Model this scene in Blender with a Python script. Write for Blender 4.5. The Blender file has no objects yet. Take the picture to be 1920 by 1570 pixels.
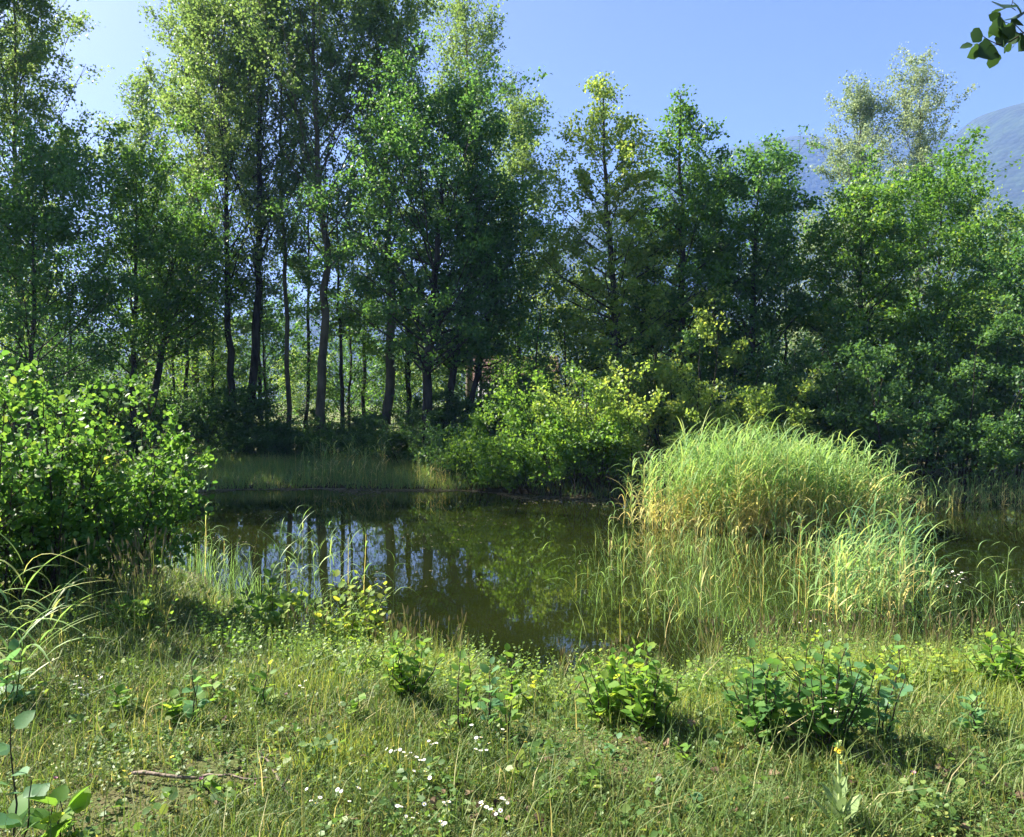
import bpy, math
import numpy as np
from mathutils import Matrix, Vector

PI = math.pi
rad = math.radians
scene = bpy.context.scene
col = scene.collection
rng = np.random.default_rng(7)

# ------------------------------------------------------------------ camera
F = 1507.0            # focal length in pixels of a 1920 wide frame
EYE = 1.65
PITCH = math.atan(35 / F)
cam_d = bpy.data.cameras.new('camera')
cam_d.sensor_width = 36.0
cam_d.lens = F / 1920 * 36
cam_d.clip_start = 0.05
cam_d.clip_end = 9000
cam = bpy.data.objects.new('camera', cam_d)
cam.location = (0, 0, EYE)
cam.rotation_euler = (PI / 2 - PITCH, 0, 0)
col.objects.link(cam)
scene.camera = cam

# ------------------------------------------------------------------ sky, sun, exposure
SUN_AZ = 64           # degrees to the left of the view direction
SUN_EL = 44
world = bpy.data.worlds.new('World')
scene.world = world
world.use_nodes = True
wn = world.node_tree
wn.nodes.clear()
sky = wn.nodes.new('ShaderNodeTexSky')
sky.sky_type = 'NISHITA'
sky.sun_disc = False
sky.sun_elevation = rad(SUN_EL)
sky.sun_rotation = rad(-SUN_AZ)
sky.air_density = 0.44
sky.dust_density = 2.0
sky.ozone_density = 5.2
bg = wn.nodes.new('ShaderNodeBackground')
bg.inputs['Strength'].default_value = 0.060
wo = wn.nodes.new('ShaderNodeOutputWorld')
wn.links.new(sky.outputs[0], bg.inputs['Color'])
wn.links.new(bg.outputs[0], wo.inputs['Surface'])

sd = bpy.data.lights.new('sun', 'SUN')
sd.energy = 5.0
sd.angle = rad(0.53)
sd.color = (1.0, 0.93, 0.80)
sun = bpy.data.objects.new('sun', sd)
S = Vector((-math.sin(rad(SUN_AZ)) * math.cos(rad(SUN_EL)), math.cos(rad(SUN_AZ)) * math.cos(rad(SUN_EL)), math.sin(rad(SUN_EL))))
sun.rotation_euler = S.to_track_quat('Z', 'Y').to_euler()
sun.location = (-20, 10, 30)
col.objects.link(sun)

scene.view_settings.view_transform = 'Standard'
scene.view_settings.look = 'None'
scene.view_settings.exposure = 2.2
scene.view_settings.gamma = 1.0
scene.view_settings.use_curve_mapping = False
cy = scene.cycles
cy.max_bounces = 8
cy.diffuse_bounces = 5
cy.glossy_bounces = 3
cy.transmission_bounces = 5
cy.transparent_max_bounces = 4
cy.volume_bounces = 1
cy.use_denoising = True
cy.use_adaptive_sampling = True
cy.adaptive_threshold = 0.02
cy.sample_clamp_indirect = 6
cy.caustics_reflective = False
cy.caustics_refractive = False

# ------------------------------------------------------------------ helpers
def sstep(t):
    t = np.clip(t, 0, 1)
    return t * t * (3 - 2 * t)

YN = ([-40, -12, -9, -6, -4.2, -3.3, -2, 0, 1.8, 3.4, 5, 9, 14, 40], [18, 17, 15.5, 12.5, 10.6, 9.2, 7.6, 6.5, 6.8, 7.1, 7.3, 8.0, 9, 10])
YF = ([-40, -14, -8.6, -5, -1.5, .5, 2.4, 5, 9, 12, 18, 40], [17, 18.5, 21, 21.3, 21, 19.8, 19, 18.6, 18.2, 18.3, 18.5, 17])
WATER = -0.70

def pond(x, y):
    wob = 0.12 * np.sin(x * 2.1) + 0.08 * np.sin(x * 5.3 + 1)
    s = np.minimum(y - np.interp(x, *YN) + wob, np.interp(x, *YF) - y + wob * 1.2)
    return np.minimum(s, np.minimum((x + 13), (26 - x)))

def height(x, y):
    x = np.asarray(x, float); y = np.asarray(y, float)
    s = pond(x, y)
    level = -0.38 * sstep((y - 9) / 8)
    run = 3.2 + 2.5 * sstep((y - 9) / 8)
    out = WATER + (level - WATER) * sstep(0.5 + np.clip(-s, 0, 99) / run / 2) * 2 - (level - WATER)
    out = np.minimum(out, level)
    ins = WATER - 0.7 * sstep(s / 2.0)
    z = np.where(s > 0, ins, out)
    fade = np.exp(-np.abs(s) / 200.0)
    n = 0.030 * np.sin(1.7 * x + 0.6 * y) * np.sin(1.1 * y - 0.8 * x + 2) + 0.018 * np.sin(4.3 * x + 1.3) * np.sin(3.9 * y) + 0.008 * np.sin(9.1 * x + 2 * y) * np.sin(8.3 * y)
    return z + n * fade * sstep(np.abs(s) / 0.5)

def at(u, v, Y):
    """world point seen at pixel (u, v) of the 1920 frame, at depth Y"""
    dx = (u - 960) / F; dz = -(v - 785) / F
    c, s = math.cos(PITCH), math.sin(PITCH)
    dy = c + dz * s
    z = -s + dz * c
    k = Y / dy
    return (dx * k, Y, EYE + z * k)

def ground_at(u, v):
    """first ground hit of the line of sight through (u, v)"""
    Y = 1.5
    while Y < 60:
        p = at(u, v, Y)
        if p[2] <= float(height(p[0], p[1])):
            return (p[0], p[1], float(height(p[0], p[1])))
        Y += 0.02
    return p

def norm(a):
    return a / (np.linalg.norm(a, axis=-1, keepdims=True) + 1e-9)

class Geo:
    def __init__(self):
        self.v = []; self.q = []; self.t = []; self.rq = []; self.rt = []; self.n = 0; self.mq = []; self.mt = []
    def add(self, V, Q=None, T=None, rq=None, rt=None, mi=0):
        V = np.asarray(V, float).reshape(-1, 3)
        if Q is not None and len(Q):
            Q = np.asarray(Q).reshape(-1, 4); self.q.append(Q + self.n)
            self.rq.append(np.broadcast_to(np.asarray(0.5 if rq is None else rq, float), (len(Q),)))
            self.mq.append(np.full(len(Q), mi))
        if T is not None and len(T):
            T = np.asarray(T).reshape(-1, 3); self.t.append(T + self.n)
            self.rt.append(np.broadcast_to(np.asarray(0.5 if rt is None else rt, float), (len(T),)))
            self.mt.append(np.full(len(T), mi))
        self.v.append(V); self.n += len(V)
    def mesh(self, name, mats, smooth=False):
        V = np.concatenate(self.v) if self.v else np.zeros((0, 3))
        Q = np.concatenate(self.q) if self.q else np.zeros((0, 4), int)
        T = np.concatenate(self.t) if self.t else np.zeros((0, 3), int)
        me = bpy.data.meshes.new(name)
        me.vertices.add(len(V)); me.vertices.foreach_set('co', V.astype(np.float32).ravel())
        nl = Q.size + T.size
        me.loops.add(nl)
        me.loops.foreach_set('vertex_index', np.concatenate([Q.ravel(), T.ravel()]).astype(np.int32))
        me.polygons.add(len(Q) + len(T))
        ls = np.concatenate([np.arange(len(Q)) * 4, Q.size + np.arange(len(T)) * 3]).astype(np.int32)
        me.polygons.foreach_set('loop_start', ls)
        r = np.concatenate([np.concatenate(self.rq) if self.rq else np.zeros(0), np.concatenate(self.rt) if self.rt else np.zeros(0)])
        mi = np.concatenate([np.concatenate(self.mq) if self.mq else np.zeros(0, int), np.concatenate(self.mt) if self.mt else np.zeros(0, int)])
        me.polygons.foreach_set('material_index', mi.astype(np.int32))
        if smooth:
            me.polygons.foreach_set('use_smooth', np.ones(len(Q) + len(T), bool))
        me.update(calc_edges=True)
        a = me.attributes.new('rnd', 'FLOAT', 'FACE')
        a.data.foreach_set('value', r.astype(np.float32))
        for m in (mats if isinstance(mats, (list, tuple)) else [mats]):
            me.materials.append(m)
        return me

def link(name, data, parent=None, loc=None):
    o = bpy.data.objects.new(name, data)
    col.objects.link(o)
    if parent: o.parent = parent
    if loc is not None: o.location = loc
    return o

def tag(o, label=None, cat=None, group=None, kind=None):
    if label: o['label'] = label
    if cat: o['category'] = cat
    if group: o['group'] = group
    if kind: o['kind'] = kind
    return o

def thing(name, loc, label, cat, group=None):
    return tag(link(name, None, None, loc), label, cat, group)

def tubes(g, P, R, k, mi=0, rnd=0.5):
    """P (N,n,3) centre lines, R (N,n) radii"""
    P = np.asarray(P, float); R = np.asarray(R, float)
    if P.ndim == 2: P = P[None]; R = R[None]
    N, n, _ = P.shape
    T = norm(np.gradient(P, axis=1))
    m = norm(P[:, -1] - P[:, 0])
    ref = np.where(np.abs(m[:, 2:3]) < 0.85, np.array([[0, 0, 1.0]]), np.array([[0.0, 1.0, 0.02]]))
    U = norm(np.cross(T, ref[:, None, :])); W = np.cross(T, U)
    a = np.arange(k) / k * 2 * PI
    V = P[:, :, None, :] + R[:, :, None, None] * (np.cos(a)[None, None, :, None] * U[:, :, None, :] + np.sin(a)[None, None, :, None] * W[:, :, None, :])
    i = np.arange(n - 1)[:, None]; j = np.arange(k)[None, :]
    f = np.stack([i * k + j, i * k + (j + 1) % k, (i + 1) * k + (j + 1) % k, (i + 1) * k + j], -1).reshape(-1, 4)
    Q = (f[None] + (np.arange(N) * n * k)[:, None, None]).reshape(-1, 4)
    g.add(V, Q, rq=rnd, mi=mi)

def ribbons(g, P, Wd, side, rnd, mi=0):
    """P (N,n,3), Wd (N,n) half widths (last may be 0), side (N,3)"""
    N, n, _ = P.shape
    V = np.stack([P - side[:, None, :] * Wd[:, :, None], P + side[:, None, :] * Wd[:, :, None]], 2)
    i = np.arange(n - 1)
    f = np.stack([i * 2, i * 2 + 1, i * 2 + 3, i * 2 + 2], -1)
    Q = (f[None] + (np.arange(N) * n * 2)[:, None, None]).reshape(-1, 4)
    g.add(V, Q, rq=np.repeat(rnd, n - 1), mi=mi)

KITE = (np.array([[0, 0, 0], [.45, -.36, .07], [1, 0, -.05], [.5, .36, .07]]), np.array([[0, 1, 2, 3]]))
OVAL = (np.array([[0, 0, 0], [.22, -.32, .06], [.72, -.36, .05], [1, 0, -.08], [.72, .36, .05], [.22, .32, .06], [.5, 0, -.02]]),
        np.array([[0, 1, 2, 6], [6, 2, 3, 4], [0, 6, 4, 5]]))

def place(g, tmpl, pos, D, Nn, S, rnd, mi=0):
    V, Q = tmpl
    D = norm(D); B = norm(np.cross(Nn, D)); Nn = np.cross(D, B)
    S = S[:, None, None]
    W = pos[:, None, :] + S * (V[None, :, 0:1] * D[:, None, :] + V[None, :, 1:2] * B[:, None, :] + V[None, :, 2:3] * Nn[:, None, :])
    QQ = (Q[None] + (np.arange(len(pos)) * len(V))[:, None, None]).reshape(-1, 4)
    g.add(W, QQ, rq=np.repeat(rnd, len(Q)), mi=mi)

def place_tri(g, pos, D, Nn, S, rnd):
    """small far leaves: one broad triangle each"""
    D = norm(D); B = norm(np.cross(Nn, D)); Nn = np.cross(D, B); S = S[:, None]
    a = pos; b = pos + S * (.95 * D - .42 * B); c = pos + S * (.80 * D + .50 * B + .12 * Nn)
    g.add(np.stack([a, b, c], 1), None, np.arange(len(pos) * 3).reshape(-1, 3), rt=rnd)

def rdir(r, n):
    return norm(r.normal(size=(n, 3)))

# ------------------------------------------------------------------ materials
def newmat(name):
    m = bpy.data.materials.new(name); m.use_nodes = True
    nt = m.node_tree; nt.nodes.clear()
    out = nt.nodes.new('ShaderNodeOutputMaterial')
    return m, nt, out

def ramp(nt, stops):
    r = nt.nodes.new('ShaderNodeValToRGB')
    e = r.color_ramp.elements
    while len(e) < len(stops): e.new(0.5)
    for i, (p, c) in enumerate(stops):
        e[i].position = p; e[i].color = (*c, 1)
    return r

def math_n(nt, op, a, b):
    n = nt.nodes.new('ShaderNodeMath'); n.operation = op
    for i, x in enumerate((a, b)):
        if isinstance(x, (int, float)): n.inputs[i].default_value = x
        else: nt.links.new(x, n.inputs[i])
    return n.outputs[0]

def leafmat(name, stops, trans=0.45, gain=(2.3, 2.0, 1.2), objw=0.25, rough=0.5, spec=0.35, noise=0.0):
    """leaf colour from a per-leaf random number and a little from the object; thin leaves let light through"""
    m, nt, out = newmat(name)
    at_ = nt.nodes.new('ShaderNodeAttribute'); at_.attribute_name = 'rnd'
    oi = nt.nodes.new('ShaderNodeObjectInfo')
    f = math_n(nt, 'ADD', math_n(nt, 'MULTIPLY', at_.outputs['Fac'], 1 - objw), math_n(nt, 'MULTIPLY', oi.outputs['Random'], objw))
    if noise:
        tc = nt.nodes.new('ShaderNodeTexCoord')
        no = nt.nodes.new('ShaderNodeTexNoise'); no.inputs['Scale'].default_value = 0.9; no.inputs['Detail'].default_value = 2
        nt.links.new(tc.outputs['Object'], no.inputs['Vector'])
        f = math_n(nt, 'ADD', f, math_n(nt, 'MULTIPLY', math_n(nt, 'SUBTRACT', no.outputs[0], 0.5), noise))
    r = ramp(nt, [(q_, tuple(min(x * 1.7, .6) for x in c_)) for q_, c_ in stops]); nt.links.new(f, r.inputs[0])
    p = nt.nodes.new('ShaderNodeBsdfPrincipled')
    p.inputs['Roughness'].default_value = rough
    p.inputs['Specular IOR Level'].default_value = spec
    nt.links.new(r.outputs[0], p.inputs['Base Color'])
    t = nt.nodes.new('ShaderNodeBsdfTranslucent')
    mul = nt.nodes.new('ShaderNodeMix'); mul.data_type = 'RGBA'; mul.blend_type = 'MULTIPLY'
    mul.inputs[0].default_value = 1
    nt.links.new(r.outputs[0], mul.inputs[6]); mul.inputs[7].default_value = (*gain, 1)
    nt.links.new(mul.outputs[2], t.inputs[0])
    mx = nt.nodes.new('ShaderNodeMixShader'); mx.inputs[0].default_value = trans
    nt.links.new(p.outputs[0], mx.inputs[1]); nt.links.new(t.outputs[0], mx.inputs[2])
    nt.links.new(mx.outputs[0], out.inputs[0])
    return m

def barkmat(name, c1, c2, scale=8, stretch=0.25):
    m, nt, out = newmat(name)
    tc = nt.nodes.new('ShaderNodeTexCoord'); mp = nt.nodes.new('ShaderNodeMapping')
    mp.inputs['Scale'].default_value = (1, 1, stretch)
    nt.links.new(tc.outputs['Object'], mp.inputs[0])
    no = nt.nodes.new('ShaderNodeTexNoise'); no.inputs['Scale'].default_value = scale; no.inputs['Detail'].default_value = 6
    nt.links.new(mp.outputs[0], no.inputs['Vector'])
    r = ramp(nt, [(0.35, c1), (0.65, c2)]); nt.links.new(no.outputs[0], r.inputs[0])
    p = nt.nodes.new('ShaderNodeBsdfPrincipled'); p.inputs['Roughness'].default_value = 0.9
    p.inputs['Specular IOR Level'].default_value = 0.15
    nt.links.new(r.outputs[0], p.inputs['Base Color'])
    b = nt.nodes.new('ShaderNodeBump'); b.inputs['Strength'].default_value = 0.7; b.inputs['Distance'].default_value = 0.03
    nt.links.new(no.outputs[0], b.inputs['Height']); nt.links.new(b.outputs[0], p.inputs['Normal'])
    nt.links.new(p.outputs[0], out.inputs[0])
    return m

def plainmat(name, c, rough=0.8, spec=0.2):
    m, nt, out = newmat(name)
    oi = nt.nodes.new('ShaderNodeObjectInfo')
    r = ramp(nt, [(0, tuple(x * 0.8 for x in c)), (1, tuple(min(x * 1.15, 0.9) for x in c))])
    nt.links.new(oi.outputs['Random'], r.inputs[0])
    p = nt.nodes.new('ShaderNodeBsdfPrincipled'); p.inputs['Roughness'].default_value = rough
    p.inputs['Specular IOR Level'].default_value = spec
    nt.links.new(r.outputs[0], p.inputs['Base Color']); nt.links.new(p.outputs[0], out.inputs[0])
    return m

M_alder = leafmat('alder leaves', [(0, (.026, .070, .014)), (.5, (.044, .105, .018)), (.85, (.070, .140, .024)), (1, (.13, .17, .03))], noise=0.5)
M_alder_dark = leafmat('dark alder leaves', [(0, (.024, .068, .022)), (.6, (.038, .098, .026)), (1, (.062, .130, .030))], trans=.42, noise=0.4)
M_poplar = leafmat('poplar leaves', [(0, (.044, .088, .032)), (.5, (.066, .118, .040)), (1, (.105, .160, .055))], trans=.42, noise=0.4, rough=.55, spec=.3)
M_pale = leafmat('pale poplar leaves', [(0, (.10, .15, .085)), (.5, (.135, .185, .105)), (1, (.19, .23, .14))], trans=.4, gain=(1.5, 1.4, 1.0))
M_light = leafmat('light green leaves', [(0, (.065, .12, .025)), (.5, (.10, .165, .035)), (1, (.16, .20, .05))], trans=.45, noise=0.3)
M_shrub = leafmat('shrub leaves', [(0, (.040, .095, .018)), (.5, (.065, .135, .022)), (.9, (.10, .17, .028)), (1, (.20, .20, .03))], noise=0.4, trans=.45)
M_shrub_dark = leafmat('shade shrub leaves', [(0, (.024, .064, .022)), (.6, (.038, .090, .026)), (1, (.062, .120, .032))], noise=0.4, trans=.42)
M_near = leafmat('near alder bush leaves', [(0, (.022, .068, .016)), (.5, (.040, .098, .020)), (.88, (.070, .135, .025)), (1, (.17, .18, .03))], objw=.3, rough=.5, spec=.3)
M_part = leafmat('separate bush leaf', [(0, (.022, .068, .016)), (.5, (.040, .098, .020)), (.88, (.070, .135, .025)), (1, (.17, .18, .03))], objw=.9, rough=.5, spec=.3)
M_fore = leafmat('foreground shrub leaf', [(0, (.045, .105, .018)), (.6, (.075, .145, .022)), (1, (.14, .19, .03))], objw=.9, rough=.6, spec=.22)
M_foredark = leafmat('dark serrated leaf', [(0, (.026, .072, .020)), (.6, (.045, .105, .025)), (.95, (.08, .14, .03)), (1, (.16, .18, .03))], objw=.9, rough=.6, spec=.22)
M_foreyel = leafmat('yellow green leaf', [(0, (.07, .13, .020)), (.6, (.11, .17, .026)), (1, (.18, .20, .035))], objw=.9, rough=.6, spec=.2)
M_blue = leafmat('blue green aspen leaf', [(0, (.040, .10, .050)), (.6, (.060, .135, .055)), (1, (.10, .18, .05))], objw=.9, rough=.55, spec=.3)
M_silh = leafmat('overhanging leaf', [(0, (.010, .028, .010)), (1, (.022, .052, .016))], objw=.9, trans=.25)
M_grass = leafmat('meadow grass', [(0, (.043, .080, .019)), (.45, (.072, .108, .025)), (.72, (.12, .135, .040)), (.9, (.18, .175, .065)), (1, (.29, .25, .13))], objw=0, trans=.35, gain=(1.6, 1.5, 1.0), rough=.6, noise=0.35)
M_bankgrass = leafmat('far bank grass', [(0, (.060, .12, .040)), (.7, (.10, .17, .052)), (1, (.19, .19, .07))], objw=0, trans=.35, noise=.3)
M_herb = leafmat('clover and herbs', [(0, (.036, .078, .020)), (.6, (.058, .11, .026)), (.9, (.10, .14, .035)), (1, (.24, .22, .06))], objw=0, trans=.4, noise=.4)
M_reed = leafmat('reed blades', [(0, (.085, .16, .055)), (.45, (.15, .23, .075)), (.62, (.22, .27, .09)), (.72, (.36, .28, .11)), (1, (.46, .34, .16))], objw=0, trans=.42, gain=(1.5, 1.5, 1.0), rough=.6, spec=.2)
M_reedblue = leafmat('blue-green reed blades', [(0, (.035, .085, .038)), (.5, (.055, .115, .045)), (.62, (.08, .13, .05)), (.74, (.15, .135, .06)), (1, (.22, .18, .09))], objw=0, trans=.42, gain=(1.3, 1.4, 1.0), rough=.6, spec=.15)
M_reedpart = leafmat('reed leaf', [(0, (.07, .14, .045)), (.7, (.13, .20, .06)), (1, (.25, .24, .09))], objw=.9, trans=.42, gain=(1.6, 1.6, 1.1), rough=.45)
M_seed = leafmat('brown seed heads', [(0, (.085, .072, .035)), (1, (.17, .15, .075))], objw=0, trans=.25, gain=(1.1, 1.1, 1))
M_stemgreen = plainmat('green stem', (.07, .12, .035))
M_twig = barkmat('twig bark', (.035, .028, .022), (.075, .058, .045), 30)
M_bark = barkmat('dark alder bark', (.030, .027, .024), (.085, .075, .065), 6)
M_palebark = barkmat('pale poplar bark', (.075, .066, .048), (.19, .165, .12), 5)
M_white = plainmat('white petals', (.80, .80, .80), .6)
M_yellow = plainmat('yellow petals', (.75, .52, .04), .6)
M_pink = plainmat('pink clover heads', (.55, .28, .38), .7)
M_mullein = leafmat('woolly mullein leaf', [(0, (.12, .17, .075)), (1, (.16, .21, .095))], objw=.9, trans=.3, gain=(1.1, 1.1, .9), rough=.9, spec=.05)
M_dead = leafmat('dead leaf', [(0, (.022, .014, .009)), (.5, (.055, .034, .020)), (1, (.13, .09, .055))], objw=.95, trans=.12, gain=(1.2, 1.1, 1), rough=.8)
M_stick = barkmat('dead stick bark', (.11, .085, .065), (.26, .21, .17), 25)

# ------------------------------------------------------------------ ground
def build_ground():
    def axis(lo, hi, step, far, n):
        a = np.arange(lo, hi + 1e-6, step)
        g = np.geomspace(step * 2, far, n)
        return a, g
    a, g = axis(-16, 16, 0.32, 1950, 22)
    xs = np.concatenate([(-16 - g)[::-1], a, 16 + g])
    b = np.arange(-2, 34, 0.3)
    ys = np.concatenate([(-2 - np.geomspace(.4, 60, 8))[::-1], b, 34 + np.geomspace(.4, 1800, 22)])
    X, Yy = np.meshgrid(xs, ys)
    Z = height(X, Yy)
    g_ = Geo()
    n = len(xs)
    i = np.arange(len(ys) - 1)[:, None]; j = np.arange(n - 1)[None, :]
    Q = np.stack([i * n + j, i * n + j + 1, (i + 1) * n + j + 1, (i + 1) * n + j], -1)
    g_.add(np.stack([X, Yy, Z], -1), Q)
    m, nt, out = newmat('meadow soil and moss')
    tc = nt.nodes.new('ShaderNodeTexCoord')
    n1 = nt.nodes.new('ShaderNodeTexNoise'); n1.inputs['Scale'].default_value = 1.3; n1.inputs['Detail'].default_value = 8; n1.inputs['Roughness'].default_value = .65
    n2 = nt.nodes.new('ShaderNodeTexNoise'); n2.inputs['Scale'].default_value = 38; n2.inputs['Detail'].default_value = 6
    nt.links.new(tc.outputs['Object'], n1.inputs['Vector']); nt.links.new(tc.outputs['Object'], n2.inputs['Vector'])
    r1 = ramp(nt, [(.35, (.065, .085, .026)), (.5, (.085, .090, .036)), (.62, (.095, .075, .042)), (.75, (.13, .14, .05))])
    nt.links.new(math_n(nt, 'ADD', math_n(nt, 'MULTIPLY', n1.outputs[0], .6), math_n(nt, 'MULTIPLY', n2.outputs[0], .4)), r1.inputs[0])
    # far from the pond the land is a light hay meadow; under the water it is dark mud
    sx = nt.nodes.new('ShaderNodeSeparateXYZ'); nt.links.new(tc.outputs['Object'], sx.inputs[0])
    mr = nt.nodes.new('ShaderNodeMapRange'); mr.inputs[1].default_value = 34; mr.inputs[2].default_value = 44
    nt.links.new(sx.outputs[1], mr.inputs[0])
    mx = nt.nodes.new('ShaderNodeMix'); mx.data_type = 'RGBA'
    nt.links.new(mr.outputs[0], mx.inputs[0]); nt.links.new(r1.outputs[0], mx.inputs[6]); mx.inputs[7].default_value = (.13, .15, .05, 1)
    mr2 = nt.nodes.new('ShaderNodeMapRange'); mr2.inputs[1].default_value = -.66; mr2.inputs[2].default_value = -.56
    nt.links.new(sx.outputs[2], mr2.inputs[0])
    mx2 = nt.nodes.new('ShaderNodeMix'); mx2.data_type = 'RGBA'
    nt.links.new(mr2.outputs[0], mx2.inputs[0]); mx2.inputs[6].default_value = (.050, .042, .024, 1); nt.links.new(mx.outputs[2], mx2.inputs[7])
    p = nt.nodes.new('ShaderNodeBsdfPrincipled'); p.inputs['Roughness'].default_value = .95; p.inputs['Specular IOR Level'].default_value = .1
    nt.links.new(mx2.outputs[2], p.inputs['Base Color'])
    bp = nt.nodes.new('ShaderNodeBump'); bp.inputs['Strength'].default_value = .9; bp.inputs['Distance'].default_value = .03
    nt.links.new(n2.outputs[0], bp.inputs['Height']); nt.links.new(bp.outputs[0], p.inputs['Normal'])
    nt.links.new(p.outputs[0], out.inputs[0])
    tag(link('ground', g_.mesh('ground', m, True)), kind='structure')

def build_water():
    g = Geo()
    g.add([(-14, 6.2, WATER), (27, 6.2, WATER), (27, 23, WATER), (-14, 23, WATER)], [(0, 1, 2, 3)])
    m, nt, out = newmat('pond water')
    tc = nt.nodes.new('ShaderNodeTexCoord')
    n = nt.nodes.new('ShaderNodeTexNoise'); n.inputs['Scale'].default_value = 5; n.inputs['Detail'].default_value = 3
    nt.links.new(tc.outputs['Object'], n.inputs['Vector'])
    b = nt.nodes.new('ShaderNodeBump'); b.inputs['Strength'].default_value = .008; b.inputs['Distance'].default_value = .05
    nt.links.new(n.outputs[0], b.inputs['Height'])
    n2 = nt.nodes.new('ShaderNodeTexNoise'); n2.inputs['Scale'].default_value = .8; n2.inputs['Detail'].default_value = 4
    nt.links.new(tc.outputs['Object'], n2.inputs['Vector'])
    r = ramp(nt, [(.35, (.0065, .0100, .0020)), (.7, (.0125, .0165, .0032))]); nt.links.new(n2.outputs[0], r.inputs[0])
    p = nt.nodes.new('ShaderNodeBsdfPrincipled')
    p.inputs['Roughness'].default_value = .012; p.inputs['IOR'].default_value = 1.33
    nt.links.new(r.outputs[0], p.inputs['Base Color']); nt.links.new(b.outputs[0], p.inputs['Normal'])
    nt.links.new(p.outputs[0], out.inputs[0])
    tag(link('pond_water', g.mesh('pond_water', m)), kind='structure')

build_ground(); build_water()

# ------------------------------------------------------------------ hills and haze
def build_hills():
    m, nt, out = newmat('wooded hillside')
    tc = nt.nodes.new('ShaderNodeTexCoord')
    n1 = nt.nodes.new('ShaderNodeTexNoise'); n1.inputs['Scale'].default_value = .05; n1.inputs['Detail'].default_value = 8
    v = nt.nodes.new('ShaderNodeTexVoronoi'); v.inputs['Scale'].default_value = .13
    nt.links.new(tc.outputs['Object'], n1.inputs['Vector']); nt.links.new(tc.outputs['Object'], v.inputs['Vector'])
    r = ramp(nt, [(.40, (.003, .012, .010)), (.60, (.013, .030, .016))]); nt.links.new(n1.outputs[0], r.inputs[0])
    p = nt.nodes.new('ShaderNodeBsdfPrincipled'); p.inputs['Roughness'].default_value = 1
    b = nt.nodes.new('ShaderNodeBump'); b.inputs['Strength'].default_value = .6; b.inputs['Distance'].default_value = 3.5; b.invert = True
    nt.links.new(v.outputs['Distance'], b.inputs['Height']); nt.links.new(b.outputs[0], p.inputs['Normal'])
    nt.links.new(r.outputs[0], p.inputs['Base Color']); nt.links.new(p.outputs[0], out.inputs[0])
    def ridge(us, vs, D, depth, seed, name):
        xs = np.linspace(-1900, 1900, 300)
        us = np.asarray(us, float)
        X0 = (us - 960) / F * D; Z0 = (750 - np.asarray(vs, float)) / F * D
        top = np.interp(xs, X0, Z0)
        r_ = np.random.default_rng(seed)
        for k in range(1, 7):
            top += 5 / k * np.sin(xs * k * .011 + r_.uniform(0, 6))
        ts = np.linspace(0, 1, 44)
        X, T = np.meshgrid(xs, ts)
        gul = sum(np.sin(X * .006 * k + T * 1.2 * (k % 3) + r_.uniform(0, 6)) / k for k in range(1, 6))
        Y = D - depth * (1 - T) + gul * 9 * np.sin(T * PI)
        Z = -3 + (top[None, :] + 3) * np.sin(T * PI / 2) + 0
        Xb = X; n = len(xs)
        V = np.stack([Xb, Y, Z], -1)
        # back slope so the hill has a far side
        Tb = np.linspace(0, 1, 6)[1:]
        Xk, TT = np.meshgrid(xs, Tb)
        Vb = np.stack([Xk, D + depth * TT, (top[None, :] + 3) * (1 - TT) - 3], -1)
        V = np.concatenate([V, Vb], 0)
        i = np.arange(V.shape[0] - 1)[:, None]; j = np.arange(n - 1)[None, :]
        Q = np.stack([i * n + j, i * n + j + 1, (i + 1) * n + j + 1, (i + 1) * n + j], -1)
        g = Geo(); g.add(V, Q)
        tag(link(name, g.mesh(name, m, True)), kind='structure')
    ridge([-2200, 0, 300, 900, 1200, 1500, 1700, 1810, 1920, 2400, 4400], [640, 660, 665, 660, 600, 440, 330, 232, 205, 150, 200], 950, 420, 3, 'wooded_hills')
    ridge([-2500, 0, 400, 900, 1200, 1470, 1560, 1640, 1760, 1900, 4500], [560, 610, 610, 540, 330, 262, 258, 236, 262, 280, 240], 1300, 300, 5, 'far_mountains')

build_hills()
HAZE = 0.00036
def build_haze():
    g = Geo()
    x0, x1, y0, y1, z0, z1 = -2100, 2100, -90, 2000, -3.6, 480
    # closed box, larger than the ground sheet
    g.add([(x0, y0, z0), (x1, y0, z0), (x1, y1, z0), (x0, y1, z0), (x0, y0, z1), (x1, y0, z1), (x1, y1, z1), (x0, y1, z1)],
          [(0, 3, 2, 1), (4, 5, 6, 7), (0, 1, 5, 4), (1, 2, 6, 5), (2, 3, 7, 6), (3, 0, 4, 7)])
    m, nt, out = newmat('air')
    v = nt.nodes.new('ShaderNodeVolumePrincipled')
    v.inputs['Density'].default_value = HAZE
    v.inputs['Color'].default_value = (.26, .44, .95, 1)
    v.inputs['Anisotropy'].default_value = 0.0
    nt.links.new(v.outputs[0], out.inputs['Volume'])
    m.cycles.homogeneous_volume = True if hasattr(m.cycles, 'homogeneous_volume') else True
    tag(link('haze', g.mesh('haze', m)), 'thin blue summer haze in the valley air', 'haze', kind='stuff')
build_haze()

# ------------------------------------------------------------------ trees
def curve_lines(start, d, L, n, up, wob, r):
    s = np.linspace(0, 1, n)[None, :, None]
    P = start[:, None, :] + d[:, None, :] * L[:, None, None] * s
    P[:, :, 2] += (up * L)[:, None] * (s[:, :, 0] ** 2)
    w = r.normal(size=P.shape) * (wob * L)[:, None, None] * np.minimum(s, 1)
    w = np.cumsum(w, 1) * .5; w -= w[:, :1]
    return P + w

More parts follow.
